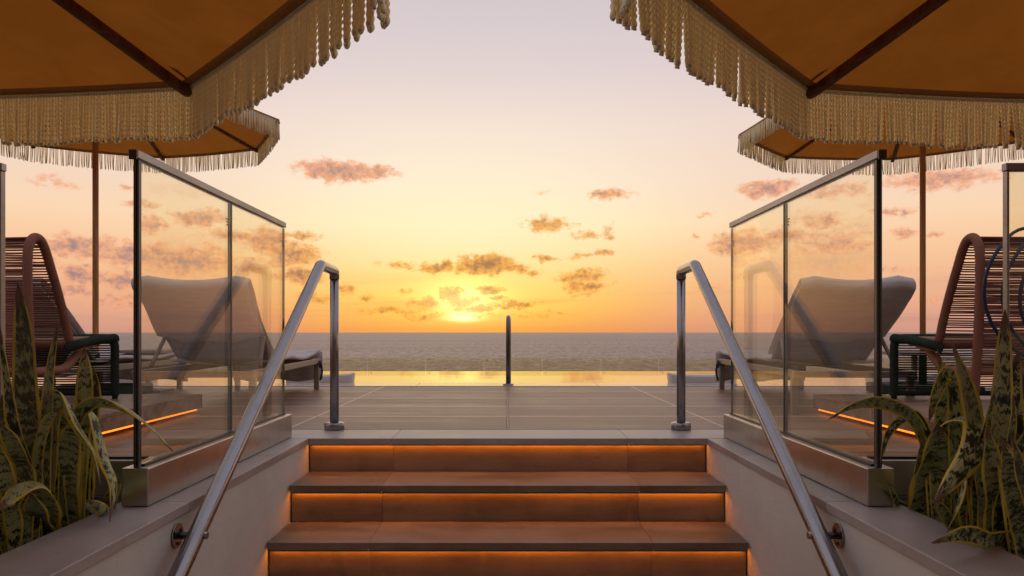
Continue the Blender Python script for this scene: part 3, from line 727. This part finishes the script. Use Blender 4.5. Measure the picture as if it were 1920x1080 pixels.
# ------------------------------------------------------------------ loungers
def sheet(bm, rows_, th, smooth=True):
    """closed slab from a grid of points (rows of equal length), thickness along the local normal"""
    n, m = len(rows_), len(rows_[0]); top = []; bot = []
    for i in range(n):
        a, b = [], []
        for j in range(m):
            du = rows_[i][min(j+1, m-1)]-rows_[i][max(j-1, 0)]; dv = rows_[min(i+1, n-1)][j]-rows_[max(i-1, 0)][j]
            nn = du.cross(dv).normalized(); a.append(bm.verts.new(rows_[i][j]+nn*th/2)); b.append(bm.verts.new(rows_[i][j]-nn*th/2))
        top.append(a); bot.append(b)
    fs = []
    for i in range(n-1):
        for j in range(m-1):
            fs.append(bm.faces.new((top[i][j], top[i][j+1], top[i+1][j+1], top[i+1][j]))); fs.append(bm.faces.new((bot[i][j], bot[i+1][j], bot[i+1][j+1], bot[i][j+1])))
    for i in range(n-1):
        fs.append(bm.faces.new((top[i][0], top[i+1][0], bot[i+1][0], bot[i][0]))); fs.append(bm.faces.new((top[i+1][m-1], top[i][m-1], bot[i][m-1], bot[i+1][m-1])))
    for j in range(m-1):
        fs.append(bm.faces.new((top[0][j+1], top[0][j], bot[0][j], bot[0][j+1]))); fs.append(bm.faces.new((top[n-1][j], top[n-1][j+1], bot[n-1][j+1], bot[n-1][j])))
    for f in fs: f.smooth = smooth
    return bm
def lounger(x, y, rz, label, mirror=1, full=True):
    """local: head at y=0, foot at y=2.35, centre x=0, deck z=0"""
    L = empty('sun_lounger', (x, y, DZ), rz); tag(L, label, 'sun lounger', 'cloth covered sun loungers facing the pool')
    hw = .36
    def W(n, b, m, smooth=False): return link(n, b, m, L, smooth=smooth)
    for s in (-1, 1): W('side_rail', box_bm(s*hw-.02, s*hw+.02, .0, 2.30, .235, .285, .006), M['frame'])
    for yy in (.02, 2.27): W('cross_bar', box_bm(-hw+.021, hw-.021, yy-.018, yy+.018, .24, .28, .004), M['frame'])
    for s in (-1, 1):
        for yy in (.06, 2.24): W('leg', box_bm(s*hw-.022, s*hw+.022, yy-.02, yy+.02, 0, .234, .004), M['frame'])
    # seat sling + curved seat
    def prof(t): return Vector((0, .66+(2.32-.66)*t, .325+.035*math.sin(PI*min(1, t*1.4))*0+.012*math.sin(t*9)+.030*max(0, t-.85)/.15))
    rows_ = []
    for i in range(25):
        t = i/24; c = prof(t); rows_.append([c+Vector((s/5*(hw+.02), 0, -.015*(1-(s/5)**2)+.006*math.sin(9*t+s))) for s in range(-5, 6)])
    W('seat_cover', sheet(bmesh.new(), rows_, .024), M['towel'], True)
    # backrest (top leans towards the head end)
    top = Vector((0, -.02, .835)); bot = Vector((0, .70, .30))
    def back(t, s, off=0, wid=.375, curve=.04):
        c = bot.lerp(top, t); n = (top-bot).normalized().cross(Vector((1, 0, 0))).normalized()
        bend = .055*math.sin(PI*min(1, t))-.05*max(0, t-.8)/.2
        return c+Vector((s*wid, 0, 0))+n*(off+curve*(s*s-.4)+bend*0)+Vector((0, -.03*math.sin(PI*t), -.01*math.cos(s*2.2)*t))
    rows_ = [[back(i/16*.98, j/6, 0, .322) for j in range(-6, 7)] for i in range(17)]
    W('backrest_sling', sheet(bmesh.new(), rows_, .012), M['sling'], True)
    for s in (-1, 1):
        b = bmesh.new(); tube(b, [back(i/12, s, 0, .325) for i in range(13)], .013, 10); W('back_frame', b, M['frame'])
    b = bmesh.new(); tube(b, [back(.985, j/6, 0, .325) for j in range(-6, 7)], .013, 10); W('back_frame', b, M['frame'])
    # towel hood pulled over the top of the backrest
    rj = random.Random(int(x*100)); ph = rj.uniform(0, 6)
    rows_ = []
    n = (top-bot).normalized().cross(Vector((1, 0, 0))).normalized()
    if n.y > 0: n = -n
    for i in range(40):
        u = i/39   # 0 lower hem at the back, .42 over the top, 1 hem on the seat side
        row = []
        for j in range(-12, 13):
            s = j/12; hem = .42+.03*abs(s)**2*(-1)+.05*s*mirror*.0
            rag = .012*math.sin(s*7+ph)+.03*(1-s*s)*-1
            wid = .350+.010*math.sin(u*11+ph)
            if u < .42:
                t = (hem+rag)+(1.015-(hem+rag))*(u/.42); off = -.032-.012*math.sin(PI*u/.42)-.004*math.sin(14*s+ph)*(1-u/.42)
            elif u < .55:
                k = (u-.42)/.13; t = 1.015+.02*math.sin(PI*k); off = -.032+.075*k
            else:
                t = 1.015-(u-.55)/.45*.98; off = .043+.01*math.sin(8*s+ph)
            nn = n
            p = back(min(t, 1.0), s, 0, wid)+(top-bot).normalized()*max(0, t-1)*.9
            rnd_c = .035*max(0, abs(s)-.75)/.25*max(0, min(1, t)-.80)/.2
            p = p-nn*off-Vector((0, 0, rnd_c))
            row.append(p)
        rows_.append(row)
    W('towel_hood', sheet(bmesh.new(), rows_, .010), M['towel'], True)
    for s in (-1, 1):
        b = bmesh.new(); p0 = back(.34, s, .0, .33); tube(b, [p0, Vector((s*(hw-.005), .26, .30))], .014, 10); W('back_strut', b, M['frame'])
    # cloth falling over the foot end
    rows_ = []
    for i in range(9):
        t = i/8; rows_.append([Vector((s/8*(hw+.035), 2.345+.018*math.sin(s*1.7+ph)*t+.01*t, .345-.27*t+.012*math.sin(s*.8+ph)*t)) for s in range(-8, 9)])
    W('foot_drape', sheet(bmesh.new(), rows_, .008), M['towel'], True)
    for s in (-1, 1):
        b = bmesh.new(); p = fillet([(s*(hw-.10), 2.20, .25), (s*(hw+.028), 2.20, .235), (s*(hw+.035), 2.24, .262), (s*(hw+.03), 2.26, .20)], .01, 3); tube(b, p, .011, 8)
        W('strap', b, M['strap'])
        W('cloth_tail', tube(bmesh.new(), smooth_path([(s*(hw+.034), 2.25, .26), (s*(hw+.045), 2.27, .16), (s*(hw+.03), 2.26, .08)], 5), .009, 6), M['strap'])
    return L
lounger(-1.995, 4.80, math.radians(3.6), 'towel covered sun lounger behind the left glass balustrade, nearest the stairs on the left', 1)
lounger(-3.29, 4.80, math.radians(3.0), 'sun lounger mostly hidden behind the left rope chair, its towelled back peeking out', 1)
lounger(2.20, 4.80, math.radians(-3.8), 'towel covered sun lounger behind the right glass balustrade, nearest the stairs on the right', -1)

def side_table(x, y, word):
    t = empty('side_table', (x, y, DZ)); tag(t, 'small pedestal side table standing %s' % word, 'side table')
    fr = bmesh.new()
    for a in ((-.22, .22, -.22, -.195), (-.22, .22, .195, .22), (-.22, -.195, -.195, .195), (.195, .22, -.195, .195)): box_bm(*a, .345, .37, .003, bm=fr)
    link('table_frame', fr, M['frame'], t)
    for k in range(6): link('slat', box_bm(-.193, .193, -.190+k*.0645, -.190+k*.0645+.056, .352, .366, .002), M['frame'], t)
    link('pedestal', box_bm(-.018, .018, -.018, .018, .012, .344, .003), M['frame'], t)
    link('foot_plate', box_bm(-.17, .17, -.15, .15, 0, .012, .003), M['frame'], t)
side_table(-3.235+.0, 6.84, 'between the two left loungers'); side_table(3.32, 6.2, 'right of the right lounger')

# in-water loungers
def water_lounger(x, y, label, tilt=0):
    L = empty('pool_headrest', (x, y, PW)); tag(L, label, 'headrest block', 'white moulded headrest blocks along the pool edge')
    b = bmesh.new(); secs = []
    for (yy, zt, wd) in ((0, .112, .325), (.02, .128, .345), (.06, .132, .35), (.11, .128, .35), (.17, .118, .345), (.20, .10, .33)):
        top_ = [b.verts.new((q/8*wd*(1.03 if abs(q) == 8 else 1), yy, zt-.018*(1-(q/8)**2))) for q in range(-8, 9)]
        bot_ = [b.verts.new((wd*.97, yy, -.06)), b.verts.new((-wd*.97, yy, -.06))]
        secs.append(top_+bot_)
    for a_, c_ in zip(secs, secs[1:]):
        for q in range(len(a_)): b.faces.new((a_[q], a_[(q+1) % len(a_)], c_[(q+1) % len(a_)], c_[q]))
    b.faces.new(secs[0][::-1]); b.faces.new(secs[-1])
    bmesh.ops.bevel(b, geom=[e for e in b.edges if len(e.link_faces) == 2 and e.calc_face_angle() > 1.0], offset=.008, segments=2, affect='EDGES')
    link('shell', b, M['white_shell'], L)
    link('plinth', box_bm(-.28, .28, .03, .17, -.249, -.058, .01), M['white_shell'], L)
water_lounger(-1.99, 7.97, 'white curved headrest block at the pool edge, beside the foot of the near left lounger')
water_lounger(2.06, 7.97, 'white curved headrest block at the pool edge, just right of the right handrail post')
water_lounger(4.18, 7.97, 'white curved headrest block at the pool edge, near the right parasol base')
water_lounger(-4.1, 7.97, 'white curved headrest block at the pool edge, behind the left parasol pole')

# ------------------------------------------------------------------ rope chairs
def rope_chair(x, sg, label):
    """x = inner side (towards the stairs); sg = direction in which the chair extends sideways"""
    C = empty('rope_chair', (x+sg*.37, 4.25, PZ)); tag(C, label, 'armchair', 'high backed rope armchairs on the platforms')
    W_ = .74
    def Wd(n, b, m, smooth=False): return world_child(n, b, m, C, smooth)
    prof = [(4.55, -.050), (4.47, -.062), (4.36, -.085), (4.29, -.085), (4.235, -.045), (4.20, .05), (4.135, .20), (4.06, .35), (4.015, .435), (3.975, .480), (3.925, .490), (3.885, .455), (3.868, .38),
            (3.868, .20), (3.88, 0), (3.90, -.2), (3.925, PZ+.01)]
    def wraprad(r, pitchn=.0085):
        return lambda i, a: r*(1+.085*math.cos(i*PI))
    px = [x+sg*.05, x+sg*(W_-.01)]
    for q, X in enumerate(px):
        pts = [Vector((X, a, b)) for a, b in prof]
        path = dense(smooth_path(pts, 5), .0046)
        # part 1: beige seat arm; the rest pink
        ns = 62
        b = bmesh.new(); tube(b, path[:ns], .0225, 12, True, wraprad(.0225)); Wd('seat_frame', b, M['seatrope'])
        b = bmesh.new(); tube(b, path[ns-1:], .0225, 12, True, wraprad(.0225)); Wd('back_frame', b, M['pink'])
        p2 = fillet([(X, 4.33, -.11), (X, 4.20, -.205), (X, 3.90, -.205)], .07, 6)
        b = bmesh.new(); tube(b, dense(p2, .0046), .022, 10, True, wraprad(.022)); Wd('under_brace', b, M['pink'])
    b = bmesh.new(); tube(b, dense([Vector((px[0], 4.55, -.05)), Vector((px[1], 4.55, -.05))], .005), .024, 10, True, wraprad(.024)); Wd('seat_front', b, M['seatrope'])
    for (yy, z_) in ((4.26, -.07), (3.90, -.20)):
        b = bmesh.new(); tube(b, dense([Vector((px[0], yy, z_)), Vector((px[1], yy, z_))], .005), .020, 10, True, wraprad(.020)); Wd('cross_tube', b, M['pink'])
    rj = random.Random(int(x*10)+5)
    # cords strung across the backrest (both faces) and the seat
    def cords(profpts, step, r, m, y_off, name, gapf=0.0):
        b = bmesh.new(); path = dense(smooth_path([Vector((0, a, c)) for a, c in profpts], 5), step)
        for p in path:
            if rj.random() < gapf: continue
            sagz = rj.uniform(-.004, .001); j1, j2 = rj.gauss(0, .0012), rj.gauss(0, .0012)
            a_ = Vector((px[0], p.y+y_off, p.z+j1)); c_ = Vector((px[1], p.y+y_off, p.z+j2)); mid = (a_+c_)/2+Vector((0, rj.uniform(-.006, .012), sagz))
            tube(b, [a_, a_.lerp(mid, .5)+Vector((0, 0, sagz*.3)), mid, mid.lerp(c_, .5), c_], r, 5, False)
        o = Wd(name, b, m, True); o['kind'] = 'stuff'
    cords(prof[4:11], .0112, .0046, M['pink'], 0, 'back_cords')
    cords(prof[11:16], .0120, .0052, M['pink'], 0, 'rear_cords', .04)
    cords(prof[0:4], .0105, .0042, M['seatrope'], 0, 'seat_cords')
    # dark green base: front hoop with cords, side rails
    gx = [x, x+sg*(W_+.04)]; gy = 4.63; zt = -.035
    hoop = fillet([(gx[0], gy, PZ+.02), (gx[0], gy, zt), (gx[1], gy, zt), (gx[1], gy, PZ+.02)], .06, 8)
    b = bmesh.new(); tube(b, dense(hoop, .0046), .024, 12, True, wraprad(.024)); Wd('front_hoop', b, M['green'])
    b = bmesh.new(); tube(b, dense([Vector((gx[0], gy, PZ+.035)), Vector((gx[1], gy, PZ+.035))], .005), .016, 10, True, wraprad(.016)); Wd('bottom_rail', b, M['green'])
    for X in gx:
        s_ = fillet([(X, gy, zt-.02), (X, gy, zt), (X+0, 4.42, zt-.010), (X, 4.24, zt-.03), (X+sg*(.05 if abs(X-gx[0]) < .01 else -.05), 4.20, zt-.06)], .05, 6)
        b = bmesh.new(); tube(b, dense(s_, .0046), .025, 12, True, wraprad(.025)); Wd('side_rail', b, M['green'])
        Wd('foot', lathe(bmesh.new(), [(.013, PZ+.0005), (.017, PZ+.006), (.015, PZ+.03)], 12, (X, gy, 0)), M['green'])
    b = bmesh.new(); z = PZ+.062
    while z < zt-.03:
        j = rj.gauss(0, .0012); tube(b, [Vector((gx[0], gy, z+j)), Vector(((gx[0]+gx[1])/2, gy+rj.uniform(-.005, .005), z-.002+rj.gauss(0, .0015))), Vector((gx[1], gy, z-j))], .0044, 5, False); z += .0145
    o = Wd('base_cords', b, M['green'], True); o['kind'] = 'stuff'
rope_chair(2.355, 1, 'terracotta and dark green rope armchair on the right platform, behind the right plants')
rope_chair(-2.395, -1, 'terracotta and dark green rope armchair on the left platform, behind the left plants')

# coil of hose slung over the right chair
H = empty('blue_hose', (2.75, 3.80, .5)); tag(H, 'dark blue hose looped over the back of the right rope chair', 'hose')
pts = []
rj = random.Random(9)
for i in range(0, 15*3+1):
    a = math.radians(90+24*i); k = i//15; r = .345-.035*k+.012*math.sin(i*.9)
    pts.append(Vector((2.735+.04*k+r*math.cos(a)*(1.0-.02*k), 3.80+.012*math.sin(a*2+k)-.014*(k-1)+(.0 if math.sin(a) < .8 else .05), .195-.012*k+r*math.sin(a)*1.0)))
pts += [pts[-1]+Vector((-.12, .01, -.30))*.3]
world_child('coil', tube(bmesh.new(), smooth_path(pts, 4), .0085, 10), M['hose'], H)
bnd = bmesh.new(); 
world_child('connector', tube(bnd, [pts[-1], pts[-1]+Vector((-.01, 0, -.05))], .014, 12), M['steel'], H)

# pipe lying in the left planter
pp = tube(bmesh.new(), [at(128, 945, 2.30), at(178, 952, 2.25)], .017, 16); 
o = link('irrigation_pipe', pp, M['pvc']); tag(o, 'short white plastic pipe lying in the left planting bed', 'pipe')

# ------------------------------------------------------------------ snake plants
SOIL = -.635
def leaf_mesh(path, width, nrm0, twist=0.0, fold=.35, base_w=.45, tip=.12, curl=0.0, edge=0.0, th=.0028, seed=0):
    """path: list of Vectors root->tip; width in metres; nrm0: rough facing direction"""
    rj = random.Random(seed)
    P = dense(smooth_path(path, 8), .011); N = len(P); b = bmesh.new(); uvl = b.loops.layers.uv.new('UVMap')
    nrm = Vector(nrm0).normalized(); rings = []; ph = rj.uniform(0, 6)
    for i in range(N):
        v = i/(N-1); tg = (P[min(i+1, N-1)]-P[max(i-1, 0)]).normalized()
        nrm = (nrm-tg*nrm.dot(tg)).normalized()
        a = twist*v; n = Matrix.Rotation(a, 3, tg) @ nrm; sd = tg.cross(n).normalized()
        wf = (base_w+(1-base_w)*min(1, v/.35)**.8)
        if v > 1-tip*3: q = (1-v)/(tip*3); wf *= max(.03, math.sin(q*PI/2)**.75)
        wd = width*wf*(1+.04*math.sin(v*17+ph)); ring = []
        for j in range(-3, 4):
            s = j/3; zf = fold*(abs(s)**1.5)*wd*.5+(edge*math.sin(v*16+ph+(2 if s > 0 else 0))*abs(s)**3*wd*.25)
            ring.append(P[i]+sd*s*wd/2+n*zf)
        rings.append((ring, n))
    t_ = [[b.verts.new(p+n*th/2*(1 if 0 < k < 6 else .2)) for k, p in enumerate(r)] for r, n in rings]
    u_ = [[b.verts.new(p-n*th/2*(1 if 0 < k < 6 else .2)) for k, p in enumerate(r)] for r, n in rings]
    def face(vs, uvs):
        try: f = b.faces.new(vs)
        except ValueError: return
        f.smooth = True
        for l, q in zip(f.loops, uvs): l[uvl].uv = q
    for i in range(N-1):
        v0, v1 = i/(N-1), (i+1)/(N-1)
        for j in range(6):
            a0, a1 = j/6, (j+1)/6
            face((t_[i][j], t_[i][j+1], t_[i+1][j+1], t_[i+1][j]), ((a0, v0), (a1, v0), (a1, v1), (a0, v1)))
            face((u_[i][j+1], u_[i][j], u_[i+1][j], u_[i+1][j+1]), ((a1, v0), (a0, v0), (a0, v1), (a1, v1)))
        face((t_[i][0], t_[i+1][0], u_[i+1][0], u_[i][0]), ((0, v0), (0, v1), (0, v1), (0, v0)))
        face((t_[i+1][6], t_[i][6], u_[i][6], u_[i+1][6]), ((1, v1), (1, v0), (1, v0), (1, v1)))
    return b
def plant(label, heroes, fills, center, group):
    """heroes: (list of (px,py), Y, width px, twist, fold, facing) ; fills: count"""
    c = Vector(center); c.x = math.copysign(max(1.30, abs(c.x)), c.x); c.y = min(c.y, 2.3); U = empty('snake_plant', (c.x, c.y, SOIL)); tag(U, label, 'plant', group)
    rj = random.Random(int(abs(c.x)*1000+c.y*77)); seed = rj.randint(0, 999)
    for k, h in enumerate(heroes):
        pts, Y, wp, tw, fold, fc = h
        if isinstance(Y, (int, float)): Ys = [Y]*len(pts)
        else: Ys = Y
        f = max(1.0, (F*1.225/abs(pts[0][0]-CX)+.05)/Ys[0]); n_ = len(pts)
        Ys = [yy*(1+(f-1)*(1-.8*i/(n_-1))) for i, yy in enumerate(Ys)]
        Ys = [min(yy, 2.40) for yy in Ys]
        P = [at(a, b_, yy) for (a, b_), yy in zip(pts, Ys)]
        for i, p in enumerate(P):
            if p.z < -.515 and abs(p.x) < 1.22: P[i] = p*(.515/-p.z)
        if P[0].z > SOIL+.03:
            r = P[0].copy(); q = P[0]-P[1]
            r.x += q.x*.25; r.z = SOIL-.01
            sx_ = -1 if r.x < 0 else 1
            if abs(r.x) < 1.245: r.x = sx_*1.245
            r.y = min(2.40, r.y)
            P = [r]+P
        wm = 1.18*wp*sum(Ys)/len(Ys)/F
        b = leaf_mesh(P, wm, fc, tw, fold, edge=.35, seed=seed+k)
        o = link('leaf', b, M['leaf'], U); o.matrix_parent_inverse = Matrix.Translation(-Vector(U.location))
    for k in range(int(fills*.55)):
        a = rj.uniform(0, 2*PI); r0 = rj.uniform(.01, .07); root = Vector((c.x+r0*math.cos(a), c.y+r0*math.sin(a), SOIL-.01))
        hgt = rj.uniform(.20, .40); lean = rj.uniform(.03, .16); dirv = Vector((math.cos(a), math.sin(a), 0))
        if abs(root.x) < 1.25: root.x = math.copysign(1.25, root.x)
        if abs(root.x+dirv.x*lean) < 1.25: dirv.x *= .2
        if root.y+dirv.y*lean > 2.38: dirv.y = -abs(dirv.y)*.5
        P = [root, root+dirv*lean*.2+Vector((0, 0, hgt*.35)), root+dirv*lean*.6+Vector((0, 0, hgt*.72)), root+dirv*lean*1.1+Vector((0, 0, hgt))]
        if rj.random() < .35: P.append(root+dirv*(lean*1.1+.09)+Vector((0, 0, hgt*.9)))
        if rj.random() < .2: P.append(root+dirv*(lean*1.1+.15)+Vector((0, 0, hgt*.7)))
        fc = Vector((rj.uniform(-.3, .3), -1, rj.uniform(0, .3)))
        b = leaf_mesh(P, rj.uniform(.044, .070), fc, rj.uniform(-.35, .35), rj.uniform(.2, .5), edge=.3, tip=rj.uniform(.08, .16), seed=seed+50+k)
        o = link('leaf', b, M['leaf'], U); o.matrix_parent_inverse = Matrix.Translation(-Vector(U.location))
    return U
Fc = (0, -1, 0)
grp = 'variegated snake plants in the planters beside the stairs'
plant('snake plant with the tallest upright leaf, left planter in front of the chair', [
    ([(60,900),(50,760),(46,640),(34,528)], 2.05, 42, .3, .3, Fc),
    ([(84,940),(86,800),(92,700),(108,604)], 1.98, 19, .9, .6, Fc),
    ([(62,900),(30,800),(14,700),(0,612)], 1.95, 25, -.4, .4, Fc),
    ([(96,880),(100,790),(118,744),(150,800),(178,850),(188,908)], 1.9, 34, .3, .45, (-.3,-1,.6)),
    ([(100,900),(96,790),(88,742),(60,760),(30,800)], 2.1, 26, .2, .4, (0,-1,.5)),
    ([(74,960),(72,860),(90,790),(110,770)], 2.0, 18, .2, .5, Fc)], 9, (at(62, 900, 2.08).x, 2.08, 0), grp)
plant('snake plant with a long leaf arching right across the glass, left planter', [
    ([(150,880),(140,800),(165,758),(205,752),(245,770),(280,798),(302,820),(324,846)], [2.1,2.08,2.04,2.0,1.97,1.94,1.92,1.92], 23, .2, .35, (0,-.9,.7)),
    ([(150,850),(158,770),(160,705),(158,648)], 2.2, 29, .3, .25, Fc),
    ([(165,860),(172,790),(180,730),(176,688)], 2.28, 27, -.2, .3, Fc),
    ([(160,830),(172,775),(184,800),(200,860),(214,910),(206,978)], 2.02, 32, .15, .3, (.1,-1,.1)),
    ([(200,960),(212,925),(226,900)], 2.05, 22, .3, .4, Fc),
    ([(215,990),(196,960),(168,938)], 2.0, 22, .1, .5, (0,-.8,.6)),
    ([(134,985),(126,900),(132,830),(142,786)], 1.97, 42, .2, .25, Fc),
    ([(118,980),(106,880),(124,800),(135,760)], 2.08, 36, -.3, .35, Fc)], 6, (at(150, 900, 2.2).x, 2.2, 0), grp)
plant('snake plant with folded leaves drooping at the lower left corner of the left planter', [
    ([(92,985),(92,945),(72,905),(40,912),(-4,958)], [1.78,1.78,1.77,1.75,1.74], 44, .1, .35, (.1,-.8,.8)),
    ([(86,1000),(72,960),(60,925)], 1.80, 40, .2, .3, Fc),
    ([(50,900),(40,860),(20,820),(-6,788)], 1.86, 33, .2, .3, Fc),
    ([(30,1000),(20,930),(6,870),(-10,820)], 1.80, 30, .3, .4, Fc),
    ([(70,1010),(62,950),(40,920),(25,960)], 1.84, 24, .4, .4, Fc)], 10, (at(50, 950, 1.86).x, 1.84, 0), grp)
plant('snake plant at the outer left of the left planter, half cut by the frame', [
    ([(20,900),(14,800),(4,740)], 2.2, 30, .2, .3, Fc)], 9, (at(-30, 900, 2.1).x, 2.12, 0), grp)
plant('snake plant with the tallest leaf under the blue hose, right planter', [
    ([(1858,930),(1868,800),(1878,690),(1884,580)], 2.02, 50, .2, .25, Fc),
    ([(1836,900),(1830,820),(1812,735),(1784,640)], 2.05, 36, .3, .3, Fc),
    ([(1905,960),(1900,840),(1896,740),(1908,660)], 2.08, 36, -.3, .4, Fc),
    ([(1870,900),(1892,820),(1900,740)], 1.95, 22, .5, .5, Fc),
    ([(1862,1010),(1864,940),(1858,880),(1850,800)], 1.88, 40, .2, .25, Fc),
    ([(1820,960),(1828,880),(1846,800),(1862,740)], 1.96, 24, .4, .4, Fc)], 8, (at(1865, 900, 2.05).x, 2.05, 0), grp)
plant('snake plant with a thin leaf arching far left in front of the glass, right planter', [
    ([(1728,930),(1738,850),(1716,792),(1684,764),(1640,752),(1592,762),(1554,786)], [2.2,2.2,2.17,2.14,2.1,2.06,2.04], 21, .1, .35, (0,-.9,.6)),
    ([(1742,900),(1738,820),(1716,778),(1690,786),(1664,815),(1650,868)], 2.24, 15, .4, .5, (0,-1,.4)),
    ([(1728,965),(1738,900),(1752,850),(1757,796)], 2.06, 58, .1, .22, Fc),
    ([(1712,965),(1718,900),(1728,830)], 2.15, 30, .2, .4, Fc),
    ([(1755,880),(1762,780),(1764,720),(1758,655)], 2.12, 27, .3, .3, Fc),
    ([(1790,900),(1786,760),(1776,700),(1752,745),(1742,790)], 2.1, 26, .4, .35, Fc),
    ([(1700,955),(1680,940),(1665,905)], 2.18, 12, .3, .4, Fc)], 6, (at(1745, 900, 2.2).x, 2.2, 0), grp)
plant('snake plant with a pale folded leaf hanging over the coping, right planter', [
    ([(1752,860),(1770,800),(1800,782),(1832,796),(1826,845),(1786,900),(1750,944)], [1.98,1.95,1.92,1.9,1.88,1.87,1.86], 42, .2, .3, (0,-.9,.6)),
    ([(1826,900),(1812,880),(1800,930),(1776,998)], 1.92, 32, .2, .3, Fc),
    ([(1888,1018),(1850,1012),(1806,1000),(1746,1018)], [1.70,1.70,1.70,1.70], 30, .1, .25, (0,-.75,.7)),
    ([(1790,1005),(1770,965),(1748,935)], 1.85, 22, .3, .4, Fc),
    ([(1812,970),(1806,900),(1802,840)], 1.98, 32, .2, .3, Fc)], 8, (at(1805, 900, 1.98).x, 1.98, 0), grp)
plant('snake plant at the outer right of the right planter, cut by the frame', [
    ([(1915,1010),(1900,950),(1888,880),(1880,830)], 1.80, 38, .2, .3, Fc),
    ([(1935,980),(1912,890),(1896,820)], 1.76, 26, .3, .4, Fc),
    ([(1870,1000),(1878,930),(1900,860),(1925,800)], 1.86, 30, .3, .4, Fc)], 10, (at(1925, 900, 1.9).x, 1.88, 0), grp)
